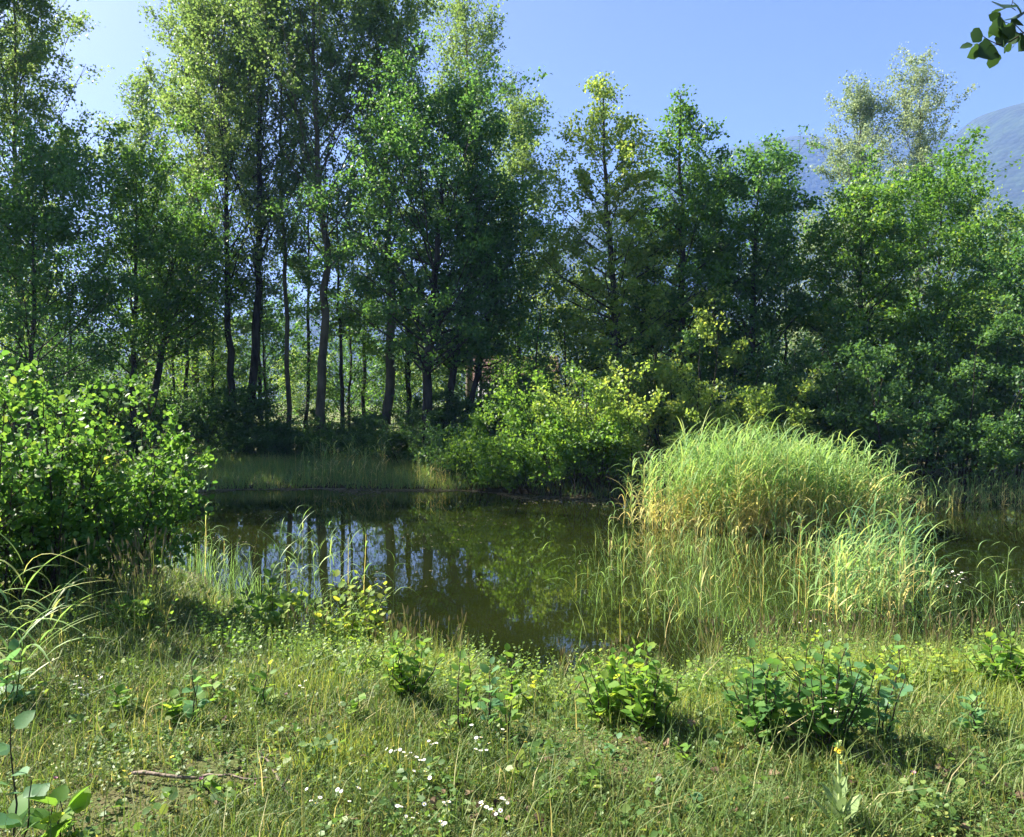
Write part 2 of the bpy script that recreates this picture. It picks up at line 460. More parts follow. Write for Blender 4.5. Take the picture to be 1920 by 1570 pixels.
def sample_lines(P, t):
    """P (N,n,3), t (N,m) in 0..1 -> points and tangents (N,m,3)"""
    N, n, _ = P.shape
    x = t * (n - 1); i = np.clip(x.astype(int), 0, n - 2); f = (x - i)[..., None]
    a = P[np.arange(N)[:, None], i]; b = P[np.arange(N)[:, None], i + 1]
    return a + (b - a) * f, norm(b - a)

def make_crown(name, root, r, P1, L1, mat, leafL, m2, nleaf, f2, spread, flat, updir, bare=.12, tmpl=KITE, tg=None, r1=.02, tk=4, droop=.2, dens=1.0):
    """second-order branches along P1, leaves round them; returns leaf arrays"""
    N = len(P1)
    t2 = np.sort(bare + (1 - bare) * r.random((N, m2)) ** .85, 1)
    st, tn = sample_lines(P1, t2)
    st = st.reshape(-1, 3); tn = tn.reshape(-1, 3)
    rd = rdir(r, len(st)); rd[:, 2] *= flat
    perp = norm(rd - (rd * tn).sum(1, keepdims=True) * tn * .9)
    d2 = norm(tn * .55 + perp * .9 + np.array([0, 0, updir]))
    L2 = np.repeat(L1, m2) * f2 * (1.05 - .55 * t2.reshape(-1)) * r.uniform(.6, 1.3, len(st)) + .15
    P2 = curve_lines(st, d2, L2, 4, r.normal(.02, .1, len(st)), .05, r)
    if tg is not None:
        R = np.linspace(1, .3, 3)[None, :] * np.clip(L2 * .008, .004, .03)[:, None]
        tubes(tg, P2[:, [0, 1, 3]], R, 3)
    w = r.lognormal(0, .6, len(st)) * (np.maximum(L2 - .12, .01) ** 1.3)
    cnt = np.maximum((w / w.sum() * nleaf * dens).astype(int), 0)
    idx = np.repeat(np.arange(len(st)), cnt)
    M = len(idx)
    tt = (.15 + .95 * r.random(M) ** .7)[:, None]
    base, tan = sample_lines(P2[idx], np.clip(tt, 0, 1))
    base = base[:, 0]; tan = tan[:, 0]
    off = r.normal(size=(M, 3)) * spread; off[:, 2] *= .75
    pos = base + off
    D = norm(tan * .4 + rdir(r, M) + np.array([0, 0, -droop]))
    Nn = norm(rdir(r, M) + np.array([0, 0, .9]))
    S_ = leafL * r.uniform(.6, 1.25, M)
    return pos, D, Nn, S_

def trunk_fn(H, path):
    ts = np.array([p[0] for p in path]); xs = np.array([p[1] for p in path]); ys = np.array([p[2] for p in path])
    return lambda t: np.stack([np.interp(t, ts, xs), np.interp(t, ts, ys), t * H], -1)

ENV = {
    'alder': ([0, .12, .25, .5, .75, 1], [.45, .85, 1, .85, .55, .12]),
    'dome': ([0, .15, .4, .7, .9, 1], [.55, .85, 1, .95, .65, .3]),
    'poplar': ([0, .2, .5, .8, 1], [.5, .8, 1, .75, .3]),
    'cone': ([0, .1, .4, .75, 1], [.7, 1, .82, .46, .07]),
}

def tree(name, loc, H, R, kind, mat, bark, nleaf, seed, label, cat='tree', group=None, t0=.25, path=None, r0=None, leafL=.106, n1=46, pale_up=False, dens=1.0, parent_tree=None, m2=9):
    r = np.random.default_rng(seed)
    root = thing(name, loc, label, cat, group)
    if path is None:
        a = r.uniform(0, 6.28); k = H * .012
        path = [(0, 0, 0), (.3, k * math.cos(a), k * math.sin(a)), (.6, k * 1.6 * math.cos(a + 1), k * 1.6 * math.sin(a + 1)), (1, k * 2.4 * math.cos(a + .6), k * math.sin(a))]
    if kind == 'poplar': path = [(a_, b_ * .62, c_) for a_, b_, c_ in path]; r0 = (r0 or H * .0105) * .82
    tf = trunk_fn(H, path)
    t = np.linspace(0, 1, 22)
    C = tf(t); C[1:-1, :2] += r.normal(size=(20, 2)) * H * .0022
    C[0, 2] -= .3
    r0 = r0 or H * .0105
    Rr = r0 * (1 - t) ** .85 + .012; Rr[0] *= 1.5; Rr[1] *= 1.12
    tg = Geo()
    tubes(tg, C, Rr, 9)
    asc = {'alder': (.35, 1.0), 'dome': (.45, 1.15), 'poplar': (.85, 1.2), 'cone': (.25, .9)}[kind]
    if kind == 'cone': n1 = 66
    u = (np.arange(n1) + r.random(n1)) / n1
    u = u ** (.92 if kind == 'poplar' else 1.3)
    tt = t0 + (1 - t0) * u * .97
    az = np.arange(n1) * 2.39996 + r.normal(size=n1) * .5
    if kind == 'cone': tt = t0 + (1 - t0) * u * .99
    el = np.interp(u, [0, 1], asc) + r.normal(size=n1) * .16
    L = R * (1.05 if kind == 'cone' else 1.25) * np.interp(u, *ENV[kind]) * r.uniform(.68, 1.2, n1)
    if kind == 'poplar': L = L * 1.25
    st = tf(tt)
    d = np.stack([np.cos(az) * np.cos(el), np.sin(az) * np.cos(el), np.sin(el)], -1)
    P1 = curve_lines(st, d, L, 6, np.full(n1, .12 if kind != 'poplar' else .22), .035, r)
    rb = np.interp(tt, t, Rr) * .33
    R1 = rb[:, None] * np.linspace(1, .22, 6)[None, :]
    R1 = np.maximum(R1, .006)
    tubes(tg, P1, R1, 4)
    # leader twigs at the very top
    pos, D, Nn, S_ = make_crown(name, root, r, P1, L, mat, leafL, m2, nleaf, .42 if kind != 'poplar' else .36,
                                {'alder': .11, 'dome': .13, 'poplar': .13, 'cone': .10}[kind], .28 if kind != 'poplar' else 1.0,
                                .12 if kind != 'poplar' else .5, tg=tg, bare=.22, dens=dens)
    g = Geo()
    if kind == 'poplar' or loc[1] > 27: place_tri(g, pos, D, Nn, S_ * 1.0, r.random(len(pos)))
    else: place(g, KITE, pos, D, Nn, S_, r.random(len(pos)))
    link('trunk', tg.mesh('trunk', bark, True), root)
    link('crown', g.mesh('crown', mat), root)
    return root

def spot(u, Y, dz=0):
    x = (u - 960) / F * Y
    return (x, Y, float(height(x, Y)) + dz)

def Hfor(vtop, Y, z0):
    return (750 - vtop) / F * Y + EYE - z0

NL = 1.0
#     name, u_base, Y, vtop, R, kind, leaf, bark, nleaf, seed, label, opts
TREES = [
 ('poplar_tree', 30, 26, -90, 3.0, 'poplar', M_poplar, M_palebark, 48000, 11, 'tall grey-green poplar at the left edge, side shoots against white sky', dict(t0=.3)),
 ('poplar_tree', -120, 24, -60, 3.2, 'poplar', M_poplar, M_palebark, 34000, 12, 'poplar cut by the left edge, behind the dark leafy mass', dict(t0=.3)),
 ('alder_tree', 55, 22.5, 300, 3.0, 'dome', M_alder_dark, M_bark, 38000, 13, 'dark dense alder in front of the leftmost poplar, above the left bush', dict(t0=.22)),
 ('alder_tree', 248, 26, 275, 2.8, 'dome', M_alder, M_bark, 26000, 14, 'alder with a straight black stem right of the left bush, between the two poplar groups', dict(t0=.3, n1=38)),
 ('leaning_tree', 262, 27.5, 420, 2.3, 'dome', M_alder_dark, M_bark, 16000, 15, 'low tree whose forked black trunk leans to the right above the left bush', dict(t0=.45, path=[(0, 0, 0), (.35, .55, 0), (.6, .9, 0), (1, 1.2, 0)], r0=.16)),
 ('poplar_tree', 278, 34, 125, 1.7, 'poplar', M_poplar, M_palebark, 22000, 16, 'slender poplar with a twin top, lowest of the tall group at its left end', dict(t0=.3)),
 ('poplar_tree', 368, 31.5, -30, 2.3, 'poplar', M_poplar, M_palebark, 36000, 17, 'tall yellowish-green poplar, second from the left in the tall group', dict(t0=.28)),
 ('poplar_tree', 425, 29, -10, 2.9, 'poplar', M_poplar, M_bark, 38000, 18, 'tall poplar with a straight dark trunk left of the leaning trunk', dict(t0=.34, path=[(0, 0, 0), (.15, .25, 0), (.35, .05, 0), (.6, .1, 0), (1, -.4, 0)], r0=.17)),
 ('poplar_tree', 462, 29.5, -40, 2.9, 'poplar', M_poplar, M_bark, 28000, 19, 'tall poplar whose trunk leans right between two straight trunks', dict(t0=.36, path=[(0, 0, 0), (.2, .45, 0), (.35, .7, 0), (.6, .9, 0), (1, 1.0, 0)], r0=.20)),
 ('poplar_tree', 540, 30, -80, 2.6, 'poplar', M_poplar, M_palebark, 34000, 20, 'slim straight poplar just left of the thick pale trunk', dict(t0=.36, r0=.11, path=[(0, 0, 0), (.3, 0, 0), (.6, -.3, 0), (1, -.2, 0)])),
 ('poplar_tree', 600, 28, -130, 3.4, 'poplar', M_poplar, M_palebark, 44000, 21, 'thick poplar with a pale bending trunk that forks high, middle of the tall group', dict(t0=.38, r0=.20, path=[(0, 0, 0), (.15, .12, 0), (.3, .33, 0), (.42, .36, 0), (.55, 0, 0), (.75, -.2, 0), (1, -.3, 0)])),
 ('poplar_tree', 722, 28.5, -20, 2.8, 'poplar', M_poplar, M_palebark, 40000, 22, 'poplar with the thickest lower trunk, mirrored in the open water', dict(t0=.34, r0=.22, path=[(0, 0, 0), (.2, .28, 0), (.4, .34, 0), (.6, .1, 0), (1, -.5, 0)])),
 ('poplar_tree', 880, 35, -25, 2.5, 'poplar', M_poplar, M_palebark, 34000, 23, 'tall poplar with two rounded heads rising behind the dark green dome', dict(t0=.3, path=[(0, 0, 0), (1, -.2, 0)])),
 ('alder_tree', 803, 25, 175, 3.3, 'dome', M_alder_dark, M_bark, 52000, 24, 'deep green domed alder with black multiple stems, right of centre of the tall group', dict(t0=.27, r0=.17, n1=56, path=[(0, 0, 0), (.3, -.05, 0), (.5, .2, 0), (1, .55, 0)])),
 ('black_stemmed_alder', 825, 25.8, 330, 1.9, 'dome', M_alder_dark, M_bark, 14000, 25, 'second black stem leaning right beside the domed alder', dict(t0=.35, r0=.15, path=[(0, 0, 0), (.3, .35, 0), (1, 1.3, 0)])),
 ('black_stemmed_alder', 850, 26.4, 340, 1.9, 'dome', M_alder_dark, M_bark, 14000, 26, 'thin outer stem leaning furthest right beside the domed alder', dict(t0=.35, r0=.11, path=[(0, 0, 0), (.3, .7, 0), (1, 1.9, 0)])),
 ('poplar_tree', 975, 31, 185, 1.6, 'poplar', M_poplar, M_bark, 24000, 27, 'dark tree with ragged tips right of the dome, against the blue sky', dict(t0=.25)),
 ('alder_tree', 1160, 24, 125, 2.6, 'cone', M_light, M_bark, 30000, 28, 'light green see-through alder with a pointed top and black trunk, right of the house roof', dict(t0=.28, r0=.14, path=[(0, 0, 0), (.25, 0, 0), (.45, -.2, 0), (.8, -.45, 0), (1, -.5, 0)])),
 ('alder_tree', 1285, 24.5, 155, 2.3, 'cone', M_alder, M_bark, 34000, 29, 'slim conical alder in the middle of the three pointed ones', dict(t0=.28, r0=.13, path=[(0, 0, 0), (.5, -.15, 0), (1, -.2, 0)])),
 ('alder_tree', 1400, 24.5, 262, 2.1, 'dome', M_alder_dark, M_bark, 32000, 30, 'dark broad alder at the right of the three pointed ones', dict(t0=.2, r0=.13, path=[(0, 0, 0), (1, .3, 0)])),
 ('black_stemmed_alder', 1330, 26, 300, 1.5, 'alder', M_alder_dark, M_bark, 12000, 31, 'thin dark stem between the slim conical alder and the dark broad one', dict(t0=.3, r0=.09)),
 ('alder_tree', 1620, 23, 315, 2.2, 'alder', M_alder, M_bark, 30000, 32, 'alder with a straight black trunk in front of the pale poplars', dict(t0=.28, r0=.12, path=[(0, 0, 0), (.5, -.1, 0), (1, -.25, 0)])),
 ('alder_tree', 1745, 24, 335, 2.5, 'dome', M_alder, M_bark, 30000, 33, 'bushy alder right of the black straight trunk, below the right pale poplar', dict(t0=.2, path=[(0, 0, 0), (1, .25, 0)])),
 ('alder_tree', 1955, 21, 345, 2.0, 'alder', M_alder_dark, M_bark, 20000, 34, 'dark alder half cut off by the right edge of the photo', dict(t0=.2)),
 ('willow_tree', 1890, 30, 405, 2.6, 'dome', M_light, M_bark, 20000, 35, 'light yellow-green tree behind the dark alder at the right edge', dict(t0=.15)),
 ('pale_poplar', 1612, 46, 150, 2.7, 'poplar', M_pale, M_palebark, 24000, 36, 'left of the two pale silvery poplars in front of the blue mountain', dict(t0=.3, leafL=.12)),
 ('pale_poplar', 1718, 45, 118, 3.0, 'poplar', M_pale, M_palebark, 24000, 37, 'right and taller of the two pale silvery poplars, its bare stem showing', dict(t0=.3, leafL=.12, path=[(0, 0, 0), (1, 0, 0)])),
 ('locust_tree', 1085, 34, 520, 2.3, 'dome', M_light, M_bark, 15000, 38, 'small feathery light green tree just right of the tiled roof', dict(t0=.2)),
 ('willow_tree', 1545, 33, 420, 2.6, 'dome', M_pale, M_bark, 16000, 39, 'sunlit yellowish tree glowing through the gap left of the black straight trunk', dict(t0=.15)),
 ('dead_sapling', 985, 22.5, 560, .5, 'alder', M_alder_dark, M_bark, 900, 40, 'thin leaning dead stem in front of the tiled roof', dict(t0=.5, r0=.04, n1=12, path=[(0, 0, 0), (1, .42, 0)])),
]
for (nm, u, Y, vt, R, kd, lf, bk, nl, sdv, lab, opt) in TREES:
    p = spot(u, Y)
    tree(nm, p, Hfor(vt, Y, p[2]) * {'poplar': .94, 'dome': .90, 'alder': .93, 'cone': .96}[kd], R, kd, lf, bk, int(nl * (.66 if kd == 'poplar' and u > 0 and Y < 40 else .86)), sdv, lab, cat='tree', **opt)

UT = [(130, 27, 470, 2.2, 'low leafy tree left of the straight black stem'), (330, 29.5, 480, 2.0, 'low leafy tree right of the leaning forked trunk'), (395, 30.5, 430, 2.0, 'low leafy tree just left of the straight dark poplar trunk'),
      
      (500, 31.5, 520, 1.9, 'low leafy tree between the leaning trunk and the slim poplar'), (655, 32, 540, 2.0, 'low leafy tree between the thick pale trunk and the thickest one'), (765, 30, 500, 1.8, 'low leafy tree between the thickest trunk and the black stems'), (1060, 27, 600, 1.6, 'light leafy tree filling the gap left of the light green pointed alder'),
      (905, 28, 420, 2.2, 'leafy tree left above the tiled roof'), (968, 31, 600, 1.2, 'small leafy tree half hiding the tiled roof'), (1230, 27, 430, 2.0, 'low leafy tree between the two pointed alders'), (1480, 26, 420, 2.0, 'low leafy tree right of the dark broad alder')]
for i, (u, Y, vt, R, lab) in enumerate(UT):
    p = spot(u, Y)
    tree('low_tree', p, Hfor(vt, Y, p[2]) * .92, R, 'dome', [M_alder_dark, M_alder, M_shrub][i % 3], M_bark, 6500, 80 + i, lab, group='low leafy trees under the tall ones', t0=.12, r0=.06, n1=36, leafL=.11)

# thin background stems standing behind the tall group
protos = []
def slim(u, Y, vt, seed, label):
    p = spot(u, Y)
    return tree('slim_tree', p, Hfor(vt, Y, p[2]), 1.3, 'alder', M_alder_dark if seed % 2 else M_poplar, M_bark, 6000, seed, label, group='thin trees between the thick trunks', t0=.4, r0=.075, n1=24)
slim(345, 30, 330, 51, 'thin dark stem left of the straight dark poplar trunk')
slim(492, 31, 300, 52, 'thin stem hidden against the leaning poplar trunk')
slim(572, 32, 260, 53, 'thin stem between the slim poplar and the thick pale trunk')
slim(640, 30, 330, 54, 'thin crooked stem right of the thick pale trunk')
slim(680, 32, 280, 55, 'thin stem halfway between the two thickest trunks')
slim(765, 31, 300, 56, 'thin stem right of the thickest lower trunk')

# far trees beyond the wood, one mesh pair per kind, copied
def copy_thing(src, loc, scale, rot, label, group=None):
    c = src.copy(); col.objects.link(c); c.location = loc; c.scale = scale; c.rotation_euler = (0, 0, rot)
    c['label'] = label
    if group: c['group'] = group
    for ch in list(src.children):
        k = ch.copy(); col.objects.link(k); k.parent = c
    return c

p = spot(400, 62)
far_a = tree('distant_tree', p, 6.5, 2.8, 'dome', M_light, M_bark, 11000, 61, 'sunlit round tree far behind the leaning trunk', group='trees across the far meadow', t0=.08, leafL=.16)
p = spot(640, 70)
far_b = tree('distant_tree', p, 6.0, 3.0, 'dome', M_alder, M_bark, 11000, 62, 'green round tree far behind the thick pale trunk', group='trees across the far meadow', t0=.06, leafL=.16)
fars = [(60, 58, 1.2, 'far tree glimpsed behind the left bush'), (160, 60, 1.0, 'far tree glimpsed left of the straight black stem'), (310, 66, 1.1, 'far tree showing right of the leaning forked trunk'),
        (500, 72, 1.15, 'far tree showing between the slim poplar and the leaning trunk'), (575, 64, .8, 'low far tree left of the thick pale trunk'), (720, 60, .85, 'far tree behind the thickest lower trunk'),
        (800, 66, 1.0, 'far tree behind the black multiple stems'), (900, 72, 1.15, 'far tree left of the tiled roof'), (1180, 58, 1.0, 'far tree behind the light green pointed alder'),
        (1260, 64, 1.1, 'far tree left of the slim conical alder stem'), (1350, 60, 1.0, 'far tree behind the dark broad alder'), (1480, 58, 1.15, 'far tree showing in the gap right of the dark broad alder'),
        (1660, 62, 1.2, 'far tree below the pale poplars'), (1800, 60, 1.3, 'far tree behind the bushy alder'), (1930, 64, 1.3, 'far tree behind the right edge alder')]
for i, (u, Y, s, lab) in enumerate(fars):
    copy_thing([far_a, far_b][i % 2], spot(u, Y), (s * 1.1, s * 1.1, s * (.9 + .25 * (i % 3 == 0))), i * 1.3, lab)

# trees out of the frame on the left that throw the broken shade on the meadow
SH = [(-9.5, 3.2, 10, 2.2, 71, 'nearer'), (-17, 10.5, 11, 2.6, 72, 'farther')]
for (x, y, H, R, sdv, w_) in SH:
    tree('alder_tree', (x, y, float(height(x, y))), H, R, 'dome', M_alder, M_bark, 6000, sdv, w_ + ' of the two alders standing left of the picture', 'tree', 'alders left of the picture', t0=.3)

# ------------------------------------------------------------------ shrubs
def shrub_geo(r, H, Wd, nst, nleaf, leafL, bark, tmpl=KITE, m2=8, spread=.09, lean=.55, f2=.33, low=.12):
    az = r.uniform(0, 2 * PI, nst)
    rr = np.sqrt(r.random(nst))
    el = PI / 2 - lean * rr
    st = np.stack([np.cos(az) * rr * Wd * .45, np.sin(az) * rr * Wd * .45, np.full(nst, -.08)], -1)
    d = np.stack([np.cos(az) * np.cos(el), np.sin(az) * np.cos(el), np.sin(el)], -1)
    L = H * r.uniform(.5, 1.1, nst) * (1.06 - .25 * rr)
    P1 = curve_lines(st, d, L, 7, np.full(nst, -.02), .03, r)
    tg = Geo()
    tubes(tg, P1, np.linspace(1, .2, 7)[None, :] * np.clip(L * .0075, .004, .03)[:, None], 5)
    arr = make_crown('', None, r, P1, L, None, leafL, m2, nleaf, f2, spread, .8, .35, bare=low, tg=tg, droop=-.45)
    return tg, arr

def shrub(loc, H, Wd, mat, nleaf, seed, label, name='shrub', group=None, leafL=.085, nst=16, **k):
    r = np.random.default_rng(seed)
    root = thing(name, loc, label, 'shrub', group)
    tg, (pos, D, Nn, S_) = shrub_geo(r, H, Wd, nst, nleaf, leafL, M_twig, **k)
    g = Geo(); place(g, KITE, pos, D, Nn, S_, r.random(len(pos)))
    link('stems', tg.mesh('stems', M_twig, True), root)
    link('foliage', g.mesh('foliage', mat), root)
    return root

G = 'shrubs along the far shore'
SHR = [
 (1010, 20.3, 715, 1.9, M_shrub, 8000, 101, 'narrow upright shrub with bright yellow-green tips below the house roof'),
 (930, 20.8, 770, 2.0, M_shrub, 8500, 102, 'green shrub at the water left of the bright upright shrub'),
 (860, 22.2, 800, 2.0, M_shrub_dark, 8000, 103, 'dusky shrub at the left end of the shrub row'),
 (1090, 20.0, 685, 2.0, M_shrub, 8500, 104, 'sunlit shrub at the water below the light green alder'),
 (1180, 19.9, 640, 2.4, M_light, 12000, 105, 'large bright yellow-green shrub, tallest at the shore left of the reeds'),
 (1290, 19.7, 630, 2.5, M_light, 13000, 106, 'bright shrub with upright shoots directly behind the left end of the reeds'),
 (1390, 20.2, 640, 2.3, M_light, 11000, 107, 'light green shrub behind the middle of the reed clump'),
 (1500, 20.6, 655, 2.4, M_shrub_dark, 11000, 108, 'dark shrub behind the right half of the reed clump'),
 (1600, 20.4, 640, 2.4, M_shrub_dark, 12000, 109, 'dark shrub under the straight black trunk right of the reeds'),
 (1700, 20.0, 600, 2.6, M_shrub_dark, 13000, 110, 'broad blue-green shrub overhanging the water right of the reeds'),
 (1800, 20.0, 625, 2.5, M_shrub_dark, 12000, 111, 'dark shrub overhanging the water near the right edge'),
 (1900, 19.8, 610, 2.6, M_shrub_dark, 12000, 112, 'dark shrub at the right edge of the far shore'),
]
for (u, Y, vt, W_, mt, nl, sdv, lab) in SHR:
    p = spot(u, Y)
    shrub(p, Hfor(vt, Y, p[2]) * 1.0, W_, mt, nl, sdv, lab, group=G, leafL=.09)
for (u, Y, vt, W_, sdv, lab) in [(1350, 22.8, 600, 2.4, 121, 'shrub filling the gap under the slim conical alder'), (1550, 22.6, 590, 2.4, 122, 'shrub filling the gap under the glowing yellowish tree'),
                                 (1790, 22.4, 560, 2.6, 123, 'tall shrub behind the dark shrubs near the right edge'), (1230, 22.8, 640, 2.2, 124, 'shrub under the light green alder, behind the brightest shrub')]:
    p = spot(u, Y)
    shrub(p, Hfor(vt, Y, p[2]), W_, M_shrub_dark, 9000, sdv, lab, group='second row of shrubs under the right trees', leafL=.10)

# understorey under the tall group: shared meshes, copied
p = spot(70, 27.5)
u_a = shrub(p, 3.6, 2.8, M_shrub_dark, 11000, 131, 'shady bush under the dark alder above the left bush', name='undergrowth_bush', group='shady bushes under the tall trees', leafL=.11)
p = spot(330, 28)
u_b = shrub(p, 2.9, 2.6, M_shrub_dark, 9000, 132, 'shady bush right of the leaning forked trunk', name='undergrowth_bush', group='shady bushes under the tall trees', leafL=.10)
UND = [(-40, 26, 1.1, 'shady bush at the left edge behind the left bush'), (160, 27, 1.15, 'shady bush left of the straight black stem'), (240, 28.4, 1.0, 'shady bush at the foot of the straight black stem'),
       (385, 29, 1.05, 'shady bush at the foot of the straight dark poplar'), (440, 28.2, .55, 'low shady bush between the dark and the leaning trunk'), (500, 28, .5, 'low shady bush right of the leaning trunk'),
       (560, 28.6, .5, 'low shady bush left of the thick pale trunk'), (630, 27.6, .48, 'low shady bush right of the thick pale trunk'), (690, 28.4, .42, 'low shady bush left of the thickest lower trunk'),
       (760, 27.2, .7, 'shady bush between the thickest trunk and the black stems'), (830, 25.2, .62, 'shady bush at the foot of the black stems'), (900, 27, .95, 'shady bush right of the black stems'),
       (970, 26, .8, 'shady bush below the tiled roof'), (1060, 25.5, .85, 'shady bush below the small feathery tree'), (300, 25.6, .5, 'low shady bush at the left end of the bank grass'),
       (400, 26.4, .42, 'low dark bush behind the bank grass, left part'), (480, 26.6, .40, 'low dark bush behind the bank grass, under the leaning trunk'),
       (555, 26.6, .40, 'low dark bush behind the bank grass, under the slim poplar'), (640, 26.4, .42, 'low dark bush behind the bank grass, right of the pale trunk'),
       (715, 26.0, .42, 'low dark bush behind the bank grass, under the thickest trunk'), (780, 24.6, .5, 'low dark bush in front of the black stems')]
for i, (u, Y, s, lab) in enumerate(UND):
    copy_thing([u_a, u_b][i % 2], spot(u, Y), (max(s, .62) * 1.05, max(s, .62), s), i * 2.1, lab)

# ------------------------------------------------------------------ leaf meshes for separate leaves
def leaf_mesh(name, mat, shape='oval', K=7):
    t = np.linspace(0, 1, K)
    w = {'oval': .40 * np.sin(PI * np.clip(t, 0, 1) ** .8) ** .7, 'round': .40 * np.sin(PI * t ** .75) ** .6, 'lance': .17 * np.sin(PI * t ** .8) ** .8,
         'lobed': np.array([0, .42, .30, .52, .26, .22, 0])[:K] if K == 7 else None}[shape]
    w = w * (1 + .07 * (-1.0) ** np.arange(K)); w[0] = .012; w[-1] = .005
    z = -.16 * t ** 2
    g = Geo()
    V = np.stack([np.stack([t, -w, z + .14 * w], -1), np.stack([t, w * 0, z - .01], -1), np.stack([t, w, z + .14 * w], -1)], 1)
    Q = []
    for i in range(K - 1):
        a = i * 3
        Q += [(a, a + 3, a + 4, a + 1), (a + 1, a + 4, a + 5, a + 2)]
    g.add(V, Q)
    return g.mesh(name, mat, True)

def add_leaf(me, parent, pos, D, Nn, s, name='leaf'):
    D = Vector(D).normalized(); N_ = Vector(Nn); B = N_.cross(D)
    if B.length < 1e-4: B = Vector((0, 1, 0)).cross(D)
    B.normalize(); N_ = D.cross(B)
    o = bpy.data.objects.new(name, me); col.objects.link(o); o.parent = parent
    M = Matrix(((D.x, B.x, N_.x, pos[0]), (D.y, B.y, N_.y, pos[1]), (D.z, B.z, N_.z, pos[2]), (0, 0, 0, 1))) @ Matrix.Scale(s, 4)
    o.matrix_local = M
    return o

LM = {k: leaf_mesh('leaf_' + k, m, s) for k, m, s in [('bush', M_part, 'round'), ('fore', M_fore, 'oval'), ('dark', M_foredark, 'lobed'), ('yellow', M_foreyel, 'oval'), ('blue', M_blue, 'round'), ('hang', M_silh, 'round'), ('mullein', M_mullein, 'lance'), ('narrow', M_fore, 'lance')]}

# ------------------------------------------------------------------ the near bush at the left
def near_bush(loc, H, Wd, nst, nleaf, seed, label, leafL=.052):
    r = np.random.default_rng(seed)
    root = thing('alder_bush', loc, label, 'bush', 'leafy alder bushes on the left near bank')
    tg, (pos, D, Nn, S_) = shrub_geo(r, H, Wd, nst, nleaf, leafL, M_twig, m2=14, spread=.03, lean=.42, f2=.22, low=.04)
    link('stems', tg.mesh('stems', M_twig, True), root)
    wp = pos + np.array(loc)
    d = np.linalg.norm(wp - np.array([0, 0, EYE]), axis=1)
    vis = np.argsort(d / (S_ ** .5))
    near = vis[:280]; rest = vis[280:]
    for i in near:
        add_leaf(LM['bush'], root, pos[i], D[i], Nn[i], float(S_[i]))
    g = Geo(); place(g, OVAL, pos[rest], D[rest], Nn[rest], S_[rest], r.random(len(rest)))
    tag(link('foliage', g.mesh('foliage', M_near, True), root), kind='stuff')

near_bush(spot(215, 7.4), 1.75, .85, 22, 7500, 201, 'large bright alder bush at the water, rightmost of the left bushes')
near_bush(spot(105, 6.9), 1.95, .95, 24, 8000, 202, 'tallest left bush with yellow-green upright tips, in the middle of the three')
near_bush(spot(-25, 6.5), 1.9, .95, 20, 6000, 203, 'leafy bush cut off by the left edge of the photo')

# ------------------------------------------------------------------ reeds
def reed_mass(g, XY, Hs, r, dry_lo=.62, leaves=8, leafL=.42, z0=None, lw=.009, wild=.14):
    N = len(XY)
    z = height(XY[:, 0], XY[:, 1]) if z0 is None else np.full(N, z0)
    z = np.maximum(z, WATER - .25)
    base = np.column_stack([XY, z])
    az = r.uniform(0, 2 * PI, N); ln = r.normal(0, wild, N)
    d = norm(np.stack([np.cos(az) * ln, np.sin(az) * ln, np.ones(N)], -1))
    P = curve_lines(base, d, Hs, 5, np.full(N, -.01), .015, r)
    side = norm(np.stack([np.cos(az + 1.5), np.sin(az + 1.5), np.zeros(N)], -1))
    isdry = r.random(N) < .3
    w = np.linspace(1, .4, 5)[None, :] * np.full(N, .0042)[:, None]
    rs = np.where(isdry, r.uniform(.7, 1, N), r.uniform(.35, .85, N))
    ribbons(g, P, w, side, rs)
    t = np.linspace(.18, .99, leaves)[None, :] + r.normal(0, .03, (N, leaves))
    t = np.clip(t, .05, 1)
    st, tn = sample_lines(P, t)
    st = st.reshape(-1, 3); tn = tn.reshape(-1, 3); tt = t.reshape(-1)
    la = np.repeat(az, leaves) + np.tile(np.arange(leaves) * PI, N) + r.normal(0, .7, N * leaves)
    wind = np.array([.2, -.05, 0])
    out = np.stack([np.cos(la), np.sin(la), np.zeros(len(la))], -1)
    out = norm(out + wind)
    L = leafL * r.uniform(.6, 1.25, len(la)) * np.repeat(Hs / 1.9, leaves) ** .5
    s = np.linspace(0, 1, 6)[None, :, None]
    upk = r.uniform(.75, 1.4, len(la))[:, None, None]; dr = r.uniform(.2, 1.1, len(la))[:, None, None]
    C = st[:, None, :] + L[:, None, None] * (out[:, None, :] * (.45 * s + .45 * s ** 2) + np.array([0, 0, 1.0]) * (upk * s - dr * s ** 2.4))
    wd = lw * np.array([.5, 1, 1, .8, .45, .03])[None, :] * r.uniform(.7, 1.2, len(la))[:, None]
    sd_ = norm(np.cross(out, np.array([0, 0, 1.0])) + .35 * rdir(r, len(la)))
    h = tt * np.repeat(Hs, leaves)
    pd = np.clip((np.repeat(dry_lo * r.uniform(.35, 1.5, N), leaves) - tt) * 2.2, 0, .92)
    dry = (r.random(len(la)) < pd) | (np.repeat(isdry, leaves) & (tt < .6))
    rn = np.where(dry, r.uniform(.64, 1, len(la)), r.uniform(0, .62, len(la)))
    ribbons(g, C, wd, sd_, rn)

def inside(n, x0, x1, y0, y1, f, r):
    out = []
    while sum(map(len, out)) < n:
        p = np.column_stack([r.uniform(x0, x1, n), r.uniform(y0, y1, n)])
        out.append(p[f(p[:, 0], p[:, 1])])
    return np.concatenate(out)[:n]

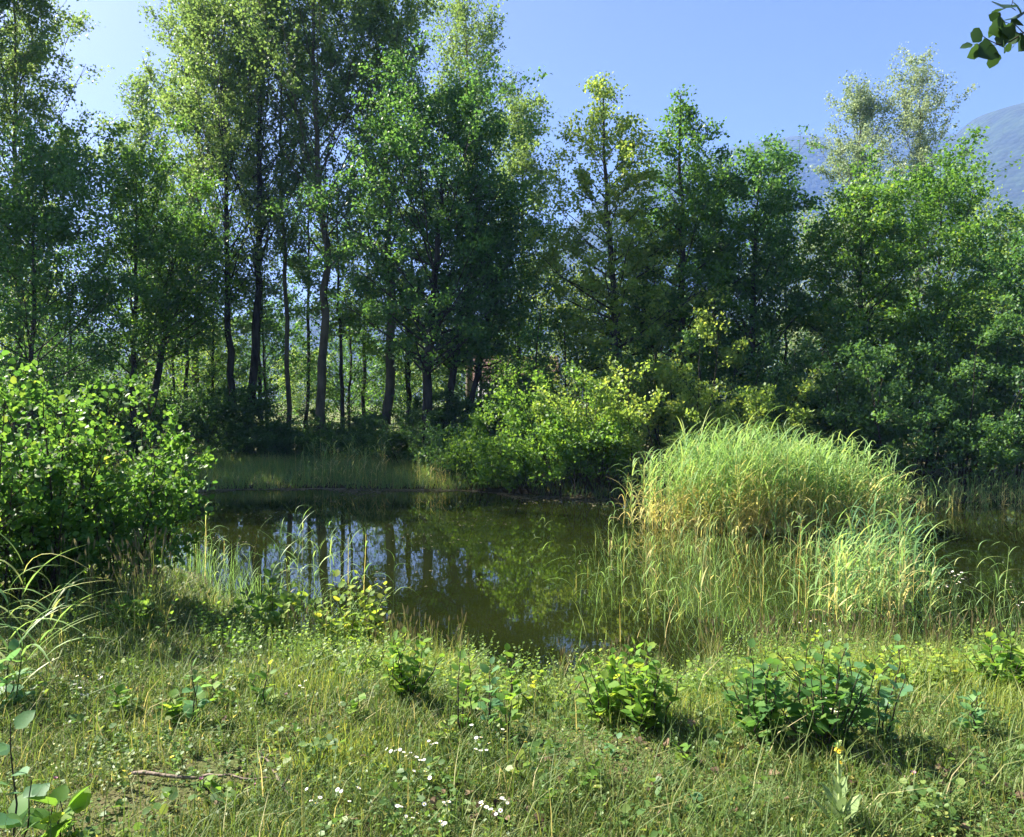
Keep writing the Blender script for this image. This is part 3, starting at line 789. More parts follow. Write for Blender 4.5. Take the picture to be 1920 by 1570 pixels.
r = np.random.default_rng(301)
g = Geo()
cx, cyy = 4.85, 14.9
XY = inside(1000, 1.7, 7.8, 12.8, 17.2, lambda x, y: ((x - cx) / 2.5) ** 2 + ((y - cyy) / 1.3) ** 2 < .5 + .75 * r.random(len(x)) + .2 * np.sin(3 * x + y), r)
_q = XY[:, 0] - cx + .55
Hs = (1.76 - .62 * np.abs(_q / 2.7) ** 1.7 + .12 * np.sin(XY[:, 0] * 2.9 + XY[:, 1]) + .09 * np.sin(XY[:, 0] * 6.3)) * (.52 + .62 * r.beta(2.6, 1.5, len(XY)))
reed_mass(g, XY, Hs, r, leaves=9, leafL=.5, lw=.011, wild=.10)
tag(link('reed_clump', g.mesh('reed_clump', M_reed)), 'big sunlit clump of common reed, green above and straw coloured below, standing in the pond', 'reeds', kind='stuff')
g = Geo()
XY = inside(75, 3.3, 6.6, 8.4, 12.5, lambda x, y: ((x - 4.7 - .3 * (y - 10.2)) / .85) ** 2 + ((y - 10.3) / 1.6) ** 2 < .3 + .8 * r.random(len(x)), r)
reed_mass(g, XY, r.uniform(.45, 1.1, len(XY)), r, dry_lo=.3, leaves=8, leafL=.5)
tag(link('blue_green_reeds', g.mesh('blue_green_reeds', M_reedblue)), 'loose arching blue-green reeds in front of the right end of the big clump', 'reeds', kind='stuff')
g = Geo()
XY = inside(60, 3.3, 4.4, 8.4, 9.4, lambda x, y: x > 0, r)
reed_mass(g, XY, r.uniform(.8, 1.25, len(XY)), r, dry_lo=.2, leaves=7, leafL=.5, wild=.05)
tag(link('upright_reeds', g.mesh('upright_reeds', M_reed)), 'bright green upright reeds at the near water edge right of centre', 'reeds', kind='stuff')
g = Geo()
XY = inside(420, 8.5, 14, 17.2, 18.6, lambda x, y: x > 0, r)
reed_mass(g, XY, r.uniform(.3, .8, len(XY)), r, dry_lo=.5, leaves=5, leafL=.3)
tag(link('shaded_reeds', g.mesh('shaded_reeds', M_reed)), 'thin row of shaded reeds along the far shore at the right', 'reeds', kind='stuff')

# thin sedge growing out of the shallow water in front
def blades(g, XY, Hs, r, w=.003, bend=.35, rn=None, n=4, zoff=0.0, minz=None):
    N = len(XY)
    z = height(XY[:, 0], XY[:, 1]) + zoff
    if minz is not None: z = np.maximum(z, minz)
    base = np.column_stack([XY, z])
    az = r.uniform(0, 2 * PI, N)
    o = np.stack([np.cos(az), np.sin(az), np.zeros(N)], -1)
    s = np.linspace(0, 1, n)[None, :, None]
    b = np.abs(r.normal(bend, bend * .5, N))[:, None, None]
    P = base[:, None, :] + Hs[:, None, None] * (o[:, None, :] * b * s ** 1.7 + np.array([0, 0, 1.0]) * (s - .35 * b * s ** 2.5))
    W = np.asarray(w) * np.ones(N)
    wd = W[:, None] * np.linspace(1, 0, n)[None, :] ** .6 + .0002
    side = norm(np.stack([-np.sin(az), np.cos(az), np.zeros(N)], -1) + .5 * rdir(r, N))
    ribbons(g, P, wd, side, r.random(N) if rn is None else rn)

g = Geo()
def sedge_ok(x, y):
    dens = .25 + .75 * np.clip((x - .6) / 1.6, 0, 1)
    lump = .5 + .5 * np.sin(x * 3.1 + 1.3 * y) * np.sin(2.3 * y - x)
    return (pond(x, y) > -.2) & (x > .55 + .12 * (y - 8) ) & (r.random(len(x)) < dens * (.35 + .65 * lump)) & ~((x > 5.2) & (y > 9.6))
XY = inside(1300, .5, 6.4, 7.4, 13.6, sedge_ok, r)
blades(g, XY, r.uniform(.2, .6, len(XY)), r, w=.0036, bend=.4, rn=r.random(len(XY)) ** 1.5 * .75, minz=WATER - .1)
XY = inside(60, .9, 5.6, 8.4, 13.0, lambda x, y: x > .6 + .2 * (y - 8), r)
reed_mass(g, XY, r.uniform(.5, 1.0, len(XY)), r, dry_lo=.4, leaves=6, leafL=.35, lw=.006)
tag(link('water_sedge', g.mesh('water_sedge', M_reed)), 'thin tangled sedge rising from the shallow water in front of the reed clump', 'sedge', kind='stuff')
g = Geo()
XY = inside(420, -4.6, -1.4, 8.3, 11.5, lambda x, y: (pond(x, y) > -.4) & (pond(x, y) < 1.3), r)
blades(g, XY, r.uniform(.2, .6, len(XY)), r, w=.0035, bend=.45, rn=r.random(len(XY)) * .4, minz=WATER - .1)
XY = inside(22, -4.6, -1.8, 8.6, 12.0, lambda x, y: pond(x, y) > 0, r)
reed_mass(g, XY, r.uniform(.5, 1.05, len(XY)), r, dry_lo=.2, leaves=6, leafL=.38, lw=.007)
tag(link('shore_sedge', g.mesh('shore_sedge', M_reed)), 'sparse shaded sedge in the water beside the left bush', 'sedge', kind='stuff')

# far bank grass
g = Geo()
XY = inside(24000, -11.5, .6, 20.8, 28.5, lambda x, y: (pond(x, y) < .08), r)
blades(g, XY, r.uniform(.2, .55, len(XY)) * (1 - .35 * (XY[:, 1] > 26)), r, w=.0085, bend=.4, n=2)
XY = inside(3500, .5, 14, 18.0, 21, lambda x, y: (pond(x, y) < .1), r)
blades(g, XY, r.uniform(.15, .4, len(XY)), r, w=.008, bend=.4, n=2)
tag(link('bank_grass', g.mesh('bank_grass', M_bankgrass)), 'tall shaded grass on the far bank below the tree trunks', 'grass', kind='stuff')
g = Geo()
XY = inside(70, -6.0, -3.6, 21.3, 23.5, lambda x, y: x < 0, r)
reed_mass(g, XY, r.uniform(.7, 1.25, len(XY)), r, dry_lo=.3, leaves=6, leafL=.4)
XY = inside(40, -2.6, -1.2, 20.9, 22.5, lambda x, y: x < 0, r)
reed_mass(g, XY, r.uniform(.6, 1.0, len(XY)), r, dry_lo=.3, leaves=6, leafL=.4)
tag(link('bank_reeds', g.mesh('bank_reeds', M_reed)), 'a few taller reeds rising from the shaded grass of the far bank', 'reeds', kind='stuff')

# ------------------------------------------------------------------ meadow grass
g = Geo()
NB = 160000
def meadow_pts(n, r, lo=2.2):
    # density falls with distance so that it looks even in depth
    u = r.random(n * 3)
    y = lo * (9.6 / lo) ** u
    x = r.uniform(-.72, .72, n * 3) * y + r.normal(0, .1, n * 3)
    k = pond(x, y) < .05
    return np.column_stack([x, y])[k][:n]
XY = meadow_pts(NB, r)
_b = np.sin(XY[:, 0] * 1.9 + 2.2 * np.sin(XY[:, 1] * .9 + 1)) * np.sin(XY[:, 1] * 2.7 + 1.4 * np.sin(XY[:, 0] * 1.6)) 
XY = XY[(_b < .55) | (r.random(len(XY)) < .22)]
x, y = XY[:, 0], XY[:, 1]
lump = np.sin(x * 2.3 + 1.7 * np.sin(y * 1.3)) * np.sin(y * 2.9 + np.sin(x * 3.1)) * .5 + .5
lump2 = np.sin(x * 7.1 + 2 * np.sin(y * 4)) * np.sin(y * 8.3 + x) * .5 + .5
shore = sstep((pond(x, y) + 1.6) / 1.4)
Hs = (.035 + .085 * lump * r.random(len(x)) + .07 * lump2 * r.random(len(x)) ** 2) * (1 + .7 * shore)
long_ = r.random(len(x)) < .045
Hs = np.where(long_, Hs + r.uniform(.08, .26, len(x)), Hs)
rn = np.clip(r.beta(1.6, 2.4, len(x)) + .25 * (.5 - lump), 0, 1)
dry = r.random(len(x)) < .10
rn = np.where(dry, r.uniform(.75, 1, len(x)), rn * .8)
blades(g, XY, Hs, r, w=.0014 + .00036 * y, bend=.6, n=3, rn=rn, zoff=-.01)
tag(link('meadow_grass', g.mesh('meadow_grass', M_grass)), 'short mixed green and dry grass of the foreground meadow', 'grass', kind='stuff')

g = Geo()
XY = meadow_pts(62000, r)
lumpf = lambda x, y: np.sin(x * 3.7 + 1.1 * np.sin(y * 2.3)) * np.sin(y * 3.3 + np.sin(x * 2.1)) * .5 + .5
k = r.random(len(XY)) < .15 + .85 * lumpf(XY[:, 0], XY[:, 1])
XY = XY[k]
n = len(XY)
pos = np.column_stack([XY, height(XY[:, 0], XY[:, 1]) + .01 + .09 * r.random(n) ** 1.6 * lumpf(XY[:, 1], XY[:, 0])])
place(g, KITE, pos, norm(r.normal(size=(n, 3)) * np.array([1, 1, .35])), norm(rdir(r, n) * .5 + np.array([0, 0, 1])), r.uniform(.008, .020, n) * (1 + .05 * XY[:, 1]), r.random(n))
# broader leaves of plantain, bugle and strawberry, in loose colonies
XY = meadow_pts(4200, r)
k = r.random(len(XY)) < lumpf(XY[:, 0] * 1.7 + 3, XY[:, 1] * 1.4) ** 2.5
XY = np.repeat(XY[k], 5, 0); n = len(XY)
XY = XY + r.normal(0, .022, XY.shape)
pos = np.column_stack([XY, height(XY[:, 0], XY[:, 1]) + r.uniform(.01, .13, n) * lumpf(XY[:, 1] * 2, XY[:, 0] * 2)])
place(g, OVAL, pos, norm(r.normal(size=(n, 3)) * np.array([1, 1, .5])), norm(rdir(r, n) * .6 + np.array([0, 0, 1])), r.uniform(.02, .045, n), r.random(n) * .9)
tag(link('clover_cover', g.mesh('clover_cover', M_herb)), 'low clover and small herbs between the meadow grass', 'ground cover', kind='stuff')

# tufts in brighter yellow-green: sun patches put into the grass colour
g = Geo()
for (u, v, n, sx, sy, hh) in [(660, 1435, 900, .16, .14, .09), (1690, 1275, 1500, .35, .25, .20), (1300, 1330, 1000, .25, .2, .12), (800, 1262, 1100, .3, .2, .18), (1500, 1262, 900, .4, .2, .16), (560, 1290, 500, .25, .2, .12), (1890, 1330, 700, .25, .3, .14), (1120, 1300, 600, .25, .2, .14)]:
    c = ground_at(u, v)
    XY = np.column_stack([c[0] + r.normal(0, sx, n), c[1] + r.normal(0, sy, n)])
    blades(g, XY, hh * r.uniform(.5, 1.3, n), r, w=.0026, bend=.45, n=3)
tag(link('sun_patch_grass', g.mesh('sun_patch_grass', leafmat('sun patch grass', [(0, (.10, .15, .025)), (.7, (.15, .19, .035)), (1, (.24, .23, .06))], objw=0, trans=.45, gain=(1.5, 1.4, 1.0), rough=.6))), 'sun patches painted as bright yellow-green grass in the meadow and by the shrubs', 'grass', kind='stuff')

# leafy herbs standing in the band above the shore
def herb_band(name, label, u0, u1, Y0, Y1, n, hh, seed, leaf=.03, mat=None):
    r = np.random.default_rng(seed)
    g = Geo()
    m = max(4, n // 7)
    cu = r.uniform(u0, u1, m); cY = r.uniform(Y0, Y1, m); ch = r.uniform(.55, 1.2, m); cc = r.random(m)
    k = r.integers(0, m, n)
    Y = cY[k] + r.normal(0, .12, n); X = (cu[k] - 960) / F * cY[k] + r.normal(0, .10, n)
    Hs = r.uniform(*hh, n) * ch[k]
    st = np.column_stack([X, Y, height(X, Y)])
    d = norm(np.column_stack([r.normal(0, .22, n), r.normal(0, .22, n), np.ones(n)]))
    P = curve_lines(st, d, Hs, 4, np.zeros(n), .03, r)
    tubes(g, P, np.full((n, 4), .0016), 3, mi=1)
    q = 11
    t = np.tile(np.linspace(.12, 1, q), (n, 1)) + r.normal(0, .02, (n, q))
    p, tn = sample_lines(P, np.clip(t, 0, 1)); p = p.reshape(-1, 3)
    a = np.tile(np.arange(q) * 2.4, n) + np.repeat(r.uniform(0, 6.28, n), q)
    e = r.uniform(.1, 1.0, n * q)
    D = np.stack([np.cos(a) * np.cos(e), np.sin(a) * np.cos(e), np.sin(e)], -1)
    Nn = np.stack([-np.cos(a) * np.sin(e), -np.sin(a) * np.sin(e), np.cos(e)], -1) + r.normal(0, .25, (n * q, 3))
    S_ = leaf * np.repeat(r.uniform(.6, 1.4, m)[k], q) * (1.25 - .6 * t.reshape(-1)) * r.uniform(.7, 1.2, n * q)
    place(g, OVAL, p, D, Nn, S_, np.clip(np.repeat(cc[k], q) * .7 + r.random(n * q) * .3, 0, 1))
    tag(link(name, g.mesh(name, [mat or M_light, M_stemgreen])), label, 'wild plants', kind='stuff')
herb_band('shore_herbs', 'tangle of small leafy wild plants above the near shore, centre and right', 560, 1960, 4.8, 7.0, 950, (.12, .34), 811)
herb_band('meadow_weeds', 'scattered thin leafy weeds standing in the foreground meadow', -20, 1960, 2.9, 5.6, 300, (.07, .2), 812, .022, M_herb)
herb_band('left_shore_herbs', 'loose leafy wild plants along the left part of the near shore', 120, 680, 5.6, 8.2, 260, (.12, .34), 813, .03, M_shrub)

# tall dry grass with brown heads at the near water edge
def seed_grass(u0, u1, n, r, name, label, Y0=6.2, Y1=7.9, hh=(.2, .42)):
    g = Geo()
    uc = r.uniform(u0, u1, max(3, n // 9)); Y = r.uniform(Y0, Y1, n); u = uc[r.integers(0, len(uc), n)] + r.normal(0, 12, n)
    XY = np.column_stack([(u - 960) / F * Y, Y])
    Hs = r.uniform(*hh, n)
    az = r.uniform(0, 2 * PI, n); b = r.uniform(.05, .3, n)
    o = np.stack([np.cos(az), np.sin(az), np.zeros(n)], -1)
    s = np.linspace(0, 1, 5)[None, :, None]
    base = np.column_stack([XY, height(XY[:, 0], XY[:, 1])])
    P = base[:, None, :] + Hs[:, None, None] * (o[:, None, :] * (b[:, None, None] * s ** 1.8) + np.array([0, 0, 1.0]) * s)
    side = norm(np.stack([-np.sin(az), np.cos(az), np.zeros(n)], -1))
    ribbons(g, P, np.full((n, 5), .0016), side, r.uniform(.3, .9, n), 0)
    tip = P[:, -1]; d = norm(P[:, -1] - P[:, -2])
    s2 = np.linspace(0, 1, 4)[None, :, None]
    H_ = tip[:, None, :] + d[:, None, :] * .07 * s2
    for q in range(2):
        sd_ = side if q == 0 else norm(np.cross(d, side))
        ribbons(g, H_, np.array([.002, .007, .006, .001])[None, :] * r.uniform(.6, 1.3, n)[:, None], sd_, r.random(n), 1)
    XYb = np.repeat(XY, 5, 0) + r.normal(0, .05, (n * 5, 2))
    blades(g, XYb, r.uniform(.12, .4, len(XYb)), r, w=.0028, bend=.4, rn=r.uniform(.2, 1, len(XYb)))
    tag(link(name, g.mesh(name, [M_grass, M_seed])), label, 'grass', kind='stuff')
seed_grass(700, 930, 90, r, 'seed_grass', 'tall straw-coloured grass with brown seed heads at the near water edge, left of centre')
seed_grass(560, 640, 30, r, 'dry_grass_tuft', 'dry yellowish tall grass between the two small shrubs at the left shore', 6.4, 7.8)
seed_grass(930, 1300, 50, r, 'shore_grass', 'loose tall grass at the near water edge in the centre', 6.2, 7.2, (.12, .32))
seed_grass(1300, 1960, 240, r, 'flowering_shore_grass', 'tall yellow-green grass along the near water edge at the right', 5.8, 7.6, (.2, .42))
seed_grass(60, 320, 130, r, 'brown_grass', 'brownish tall grass at the foot of the left bushes', 5.6, 7.2, (.3, .6))

# floating scum and debris on the water
g = Geo()
n = 9000
u = r.uniform(-9, 9, n)
edge = np.interp(u, *YF)
y = edge - np.abs(r.normal(0, .35, n)) * (1 + .9 * np.sin(u * 1.3) + .6 * np.sin(u * 3.1 + 1)) .clip(.3) - .02
pos = np.column_stack([u, y, np.full(n, WATER + .004)]); pos[:, 2] += r.uniform(0, .004, n)
place(g, KITE, pos, norm(r.normal(size=(n, 3)) * np.array([1, .6, .0])), np.tile([0, 0, 1.0], (n, 1)) + .02 * r.normal(size=(n, 3)), r.uniform(.02, .09, n), r.random(n))
n = 3200
pos = np.column_stack([r.uniform(-6, 9, n), r.uniform(9.5, 20, n), np.full(n, WATER + .004)])
c_ = np.sin(pos[:, 0] * 1.7 + pos[:, 1]) * np.sin(pos[:, 1] * 1.3) > .3
pos = pos[c_]; n = len(pos)
place(g, KITE, pos, norm(r.normal(size=(n, 3)) * np.array([1, .6, 0])), np.tile([0, 0, 1.0], (n, 1)), r.uniform(.015, .05, n), r.random(n))
M_scum = leafmat('floating debris', [(0, (.045, .045, .02)), (.6, (.09, .08, .045)), (1, (.18, .16, .11))], objw=0, trans=.1, gain=(1, 1, 1))
tag(link('floating_debris', g.mesh('floating_debris', M_scum)), 'brown leaf litter and scum floating along the far water edge', 'debris', kind='stuff')

# ------------------------------------------------------------------ single reeds that stand out
def reed_leaf_mesh():
    ms = []
    for k, dr in enumerate((.3, .75, 1.15)):
        s = np.linspace(0, 1, 8)
        x = .5 * s + .5 * s ** 2; z = 1.0 * s - dr * s ** 2.2
        w = np.array([.012, .020, .024, .022, .018, .013, .007, .001])
        g = Geo()
        V = np.stack([np.stack([x, -w, z + w * .3], -1), np.stack([x, 0 * w, z], -1), np.stack([x, w, z + w * .3], -1)], 1)
        Q = []
        for i in range(7):
            a = i * 3; Q += [(a, a + 3, a + 4, a + 1), (a + 1, a + 4, a + 5, a + 2)]
        g.add(V, Q)
        ms.append(g.mesh('reed_leaf', M_reedpart, True))
    return ms
RL = reed_leaf_mesh()
def reed(u, vtop, Y, label, seed, group='single reeds that stand out', lean=0.0, nl=8, ll=.42, z0=None):
    r = np.random.default_rng(seed)
    x = (u - 960) / F * Y
    z = float(height(x, Y)) if z0 is None else z0
    z = max(z, WATER - .2)
    H = Hfor(vtop, Y, z)
    root = thing('reed', (x, Y, z), label, 'reed', group)
    s = np.linspace(0, 1, 8)
    P = np.stack([lean * H * s ** 1.6, .03 * np.sin(s * 3) * H, H * .86 * s], -1)
    g = Geo(); tubes(g, P, np.linspace(.0048, .0022, 8), 5)
    link('stem', g.mesh('stem', M_stemgreen, True), root)
    for i in range(nl):
        t = .25 + .75 * i / (nl - 1)
        p = (np.interp(t, s, P[:, 0]), np.interp(t, s, P[:, 1]), np.interp(t, s, P[:, 2]))
        a = (i % 2) * PI + r.normal(0, .5)
        o = bpy.data.objects.new('leaf', RL[int(r.integers(0, 3))]); col.objects.link(o); o.parent = root
        L = ll * r.uniform(.7, 1.2) * (.75 if i == nl - 1 else 1)
        o.location = p; o.rotation_euler = (0, r.uniform(-.5, .0) if t > .8 else r.uniform(-.15, .3), a); o.scale = (L, L, L)
    return root
REEDS = [
 (1465 + 290, 880, 11.5, 'tall lone reed rising above the water right of the big clump', .03, 7, .34), (1775, 862, 12.5, 'lone reed with a pale plume leaf, just right of the tall lone one', .05, 6, .3),
 (1835, 1010, 9.0, 'short upright reed in the right part of the pond', .02, 7, .34), (1870, 1070, 8.2, 'low reed at the right shore in front of the olive water', .05, 7, .34),
 (1800, 1040, 8.6, 'reed beside the tall white-flowered plant at the right shore', -.04, 7, .36), (1745, 1060, 8.4, 'reed at the right end of the sedge', .04, 7, .36),
 (560, 940, 10.5, 'reed leaning left over the dark water beside the left bush', -.05, 7, .36), (515, 985, 9.6, 'reed at the water beside the left bush, with spread leaves', .06, 8, .38),
 (590, 1010, 9.4, 'reed just right of the spread-leaved one', .06, 7, .34), (735, 1030, 8.6, 'slender reed in front of the mirrored thick trunk', .02, 6, .3),
 (680, 1050, 8.4, 'short reed left of the mirrored thick trunk', -.02, 6, .3), (1015, 960, 11, 'reed standing in the middle of the pond reflection', .05, 6, .32),
 (1075, 1020, 9.6, 'reed at the left end of the sedge', .04, 6, .34), (620, 1090, 7.9, 'low reed behind the yellow-green shrub at the left shore', .05, 6, .3),
 (1655, 840, 14.2, 'arching reed overtopping the right end of the big clump', .08, 9, .42), (1700, 870, 14.0, 'outermost arching reed at the right end of the big clump', .10, 9, .4),
 (1360, 765, 15.0, 'tallest reed of the big clump, left of its middle', .0, 7, .36), (1465, 770, 15.2, 'tall reed above the middle of the big clump', .02, 7, .36),
 (1280, 810, 14.6, 'reed overtopping the left shoulder of the big clump', -.05, 7, .4), (1215, 860, 14.4, 'arching reed at the left end of the big clump', -.08, 8, .4),
 (85, 1090, 5.2, 'near reed with long arching leaves at the foot of the left bushes', .06, 8, .42), (30, 1030, 5.0, 'near reed at the left edge of the photo', .04, 8, .45),
 (5, 1085, 4.6, 'near reed half cut off by the left edge', .02, 7, .45), (60, 1170, 4.7, 'low near reed between the left edge and the small maple-leaved plant', .1, 7, .4),
 (110, 1150, 5.6, 'near reed leaning right under the left bushes', .18, 7, .42), (20, 1180, 4.3, 'low reed in the left corner below the bushes', .12, 7, .4),
]
for i, (u, vt, Y, lab, ln, nl, ll) in enumerate(REEDS):
    reed(u, vt, Y, lab, 400 + i, lean=ln, nl=nl, ll=ll)

# ------------------------------------------------------------------ foreground shrubs with separate leaves
def leafy_plant(u, vbase, vtop, widthpx, nst, per, key, leafpx, seed, label, name='young_shrub', group='young shrubs in the meadow', cat='shrub', upright=.8, Yfix=None):
    r = np.random.default_rng(seed)
    p = ground_at(u, vbase) if Yfix is None else spot(u, Yfix)
    Y = p[1]
    H = Hfor(vtop, Y, p[2]); Wd = widthpx / F * Y
    ll = leafpx / F * Y
    root = thing(name, p, label, cat, group)
    tg = Geo()
    n = 6
    if name == 'young_shrub': nst = int(nst * 1.45); per = int(per * 1.5); ll = ll * .76; H *= 1.18; Wd *= 1.15
    for i in range(nst):
        a = r.uniform(0, 2 * PI); q = math.sqrt(r.random())
        L = H * r.uniform(.55, 1.05) * (1 - .2 * q)
        s = np.linspace(0, 1, n)
        ox, oy = math.cos(a) * q * Wd * .5, math.sin(a) * q * Wd * .42
        P = np.stack([ox * (.15 + .85 * s ** .8) + r.normal(0, .01, n), oy * (.15 + .85 * s ** .8) + r.normal(0, .01, n), L * s - .02], -1)
        tubes(tg, P, np.linspace(.0048, .0018, n), 5)
        m = max(4, int(per * L / H))
        for j in range(m):
            t = .12 + .88 * (j + .5 * r.random()) / m
            pos = np.array([np.interp(t, s, P[:, k]) for k in range(3)])
            la = j * 2.4 + r.normal(0, .4)
            top = t > .93
            e = 1.15 if top else r.uniform(.15, 1.0)
            D = np.array([math.cos(la) * math.cos(e), math.sin(la) * math.cos(e), math.sin(e)])
            pos = pos + D * .25 * ll
            Nn = np.array([-math.sin(e) * math.cos(la), -math.sin(e) * math.sin(la), math.cos(e)]) + r.normal(0, .3, 3)
            add_leaf(LM[key], root, pos, D, Nn, float(ll * r.uniform(.7, 1.2) * (.7 if top else 1) * (1.05 - .25 * t)))
    link('stems', tg.mesh('stems', M_twig, True), root)
    return root

leafy_plant(505, 1215, 1085, 150, 13, 15, 'fore', 28, 501, 'round-leaved green shrub at the left water edge, left of the yellow-green one', Yfix=7.2)
leafy_plant(655, 1225, 1095, 170, 15, 15, 'yellow', 24, 502, 'glowing yellow-green shrub at the water edge left of the seed grass', Yfix=7.0)
leafy_plant(762, 1315, 1198, 125, 9, 14, 'fore', 26, 503, 'small saturated green shrub below the seed grass')
leafy_plant(240, 1215, 1125, 80, 6, 10, 'dark', 30, 504, 'small plant with lobed leaves in front of the right end of the left bushes', Yfix=5.9)
leafy_plant(1150, 1360, 1212, 140, 10, 15, 'fore', 34, 505, 'bushy green shrub with reddish young tips, left half of the centre pair')
leafy_plant(1215, 1372, 1235, 150, 11, 13, 'fore', 34, 506, 'bushy green shrub with broad leaves, right half of the centre pair')
leafy_plant(1430, 1400, 1240, 190, 11, 12, 'dark', 40, 507, 'dark lobed-leaved shrub leaning left, above left of the yellow flower spike')
leafy_plant(1540, 1410, 1215, 190, 12, 13, 'dark', 38, 508, 'dark lobed-leaved shrub directly above the yellow flower spike')
leafy_plant(1640, 1390, 1200, 110, 6, 14, 'blue', 34, 509, 'tall darker shoot group at the right side of the lobed-leaved shrub')
leafy_plant(1560, 1300, 1205, 230, 12, 11, 'yellow', 26, 510, 'sunlit yellow-green growth behind the lobed-leaved shrub')
leafy_plant(1880, 1290, 1190, 150, 12, 12, 'fore', 28, 511, 'leafy green shrub at the right edge by the water')
leafy_plant(1720, 1290, 1225, 180, 10, 9, 'yellow', 20, 512, 'low bright yellow plants right of the lobed-leaved shrub')
leafy_plant(1030, 1330, 1255, 170, 9, 9, 'yellow', 20, 513, 'low yellow-green plants left of the centre shrub pair')
leafy_plant(1480, 1240, 1180, 240, 14, 9, 'narrow', 20, 514, 'low willow-leaved plants at the water edge behind the lobed-leaved shrub', Yfix=6.6)
leafy_plant(700, 1270, 1200, 80, 6, 10, 'narrow', 20, 515, 'willow-leaved plant below the yellow-green shore shrub')
GS = 'single upright saplings in the meadow'
for k, (u, vb, vt, lab) in enumerate([
    (868, 1380, 1200, 'thin sapling left of the three in the centre'), (912, 1370, 1220, 'thin sapling, middle of the three in the centre'), (945, 1390, 1235, 'thin sapling right of the three in the centre'),
    (968, 1345, 1190, 'taller reddish-stemmed sapling behind the three thin ones'), (895, 1340, 1215, 'sapling with sparse leaves behind the left thin one'),
    (362, 1365, 1225, 'leggy dark-stemmed sapling in the left meadow'), (335, 1360, 1290, 'short sapling beside the leggy one in the left meadow'), (485, 1335, 1215, 'sapling with bright big leaves below the round-leaved shrub'),
    (415, 1330, 1250, 'small sapling between the leggy one and the bright-leaved one'), (1820, 1380, 1280, 'fine-leaved weed at the right, below the shore shrub'),
    (225, 1340, 1262, 'short sapling in the meadow below the small lobed-leaved plant')]):
    leafy_plant(u, vb, vt, 40, 2 + (k % 3 == 0), 15, ['fore', 'blue', 'fore', 'fore'][k % 4], 24, 530 + k, lab, name='sapling', group=GS, cat='sapling')
for k, (u, vb, vt, w, key, lab) in enumerate([
    (970, 1475, 1385, 34, 'yellow', 'single sprout with a bright lobed leaf below the centre saplings'), (1105, 1480, 1400, 46, 'fore', 'leafy sprout below the bushy shrub pair, left part'),
    (1035, 1510, 1475, 36, 'fore', 'tiny two-leaved sprout at the bottom centre'), (1150, 1420, 1370, 60, 'blue', 'grey-green sprout below the bushy shrub pair'),
    (830, 1395, 1325, 34, 'yellow', 'sprout with one yellowish leaf left of the centre saplings'), (1290, 1440, 1385, 40, 'fore', 'sprout between the shrub pair and the lobed-leaved shrub'),
    (400, 1490, 1450, 50, 'fore', 'low sprout above the fallen stick'), (1400, 1480, 1440, 60, 'fore', 'low sprout left of the yellow flower spike'), (1700, 1450, 1395, 60, 'narrow', 'narrow-leaved sprout right of the yellow flower spike'),
    (1305, 1530, 1480, 40, 'blue', 'low sprout in the bottom right meadow'), (660, 1345, 1290, 50, 'fore', 'sprout left of the saturated green shrub'), (560, 1400, 1350, 44, 'narrow', 'narrow sprout in the left meadow above the stick')]):
    leafy_plant(u, vb, vt, w, 2, 7, key, 22, 560 + k, lab, name='sprout', group='low leafy sprouts in the grass', cat='sprout')
# aspen suckers in the bottom left corner
leafy_plant(35, 1600, 1290, 60, 2, 11, 'blue', 46, 590, 'aspen sucker with round blue-green leaves in the bottom left corner', name='aspen_sucker', group=None, cat='sapling')
leafy_plant(100, 1600, 1480, 90, 4, 7, 'fore', 62, 591, 'cluster of big bright leaves at the very bottom left', name='big_leaf_plant', group=None, cat='plant')
leafy_plant(8, 1330, 1180, 70, 4, 10, 'blue', 40, 592, 'leafy plant half cut off at the left edge above the aspen sucker', name='edge_plant', group=None, cat='plant')

# ------------------------------------------------------------------ flowers
def flower_mesh(mat, nP=9, rr=.011, cup=.15):
    g = Geo(); V = []; Q = []
    for k in range(nP):
        a = k / nP * 2 * PI; w = PI / nP * .95
        c = len(V)
        V += [(0, 0, 0), (rr * .7 * math.cos(a - w), rr * .7 * math.sin(a - w), cup * rr), (rr * math.cos(a), rr * math.sin(a), cup * rr * 1.3), (rr * .7 * math.cos(a + w), rr * .7 * math.sin(a + w), cup * rr)]
        Q.append((c, c + 1, c + 2, c + 3))
    g.add(V, Q, mi=0)
    V = []; Q = []
    m = 7
    for i in range(3):
        for j in range(m):
            rad_ = rr * .36 * math.cos(i * PI / 4.4); V.append((rad_ * math.cos(j / m * 2 * PI), rad_ * math.sin(j / m * 2 * PI), .001 + rr * .28 * math.sin(i * PI / 4.4)))
    for i in range(2):
        for j in range(m): Q.append((i * m + j, i * m + (j + 1) % m, (i + 1) * m + (j + 1) % m, (i + 1) * m + j))
    g.add(V, Q, mi=1)
    g.add([V[2 * m + j] for j in range(m)] + [(0, 0, .001 + rr * .3)], None, [(j, (j + 1) % m, m) for j in range(m)], mi=1)
    return g.mesh('flower', [mat, M_yellow])
FW = flower_mesh(M_white); FY = flower_mesh(M_yellow, 12, .010, .25); FP = flower_mesh(M_pink, 12, .010, 1.0)

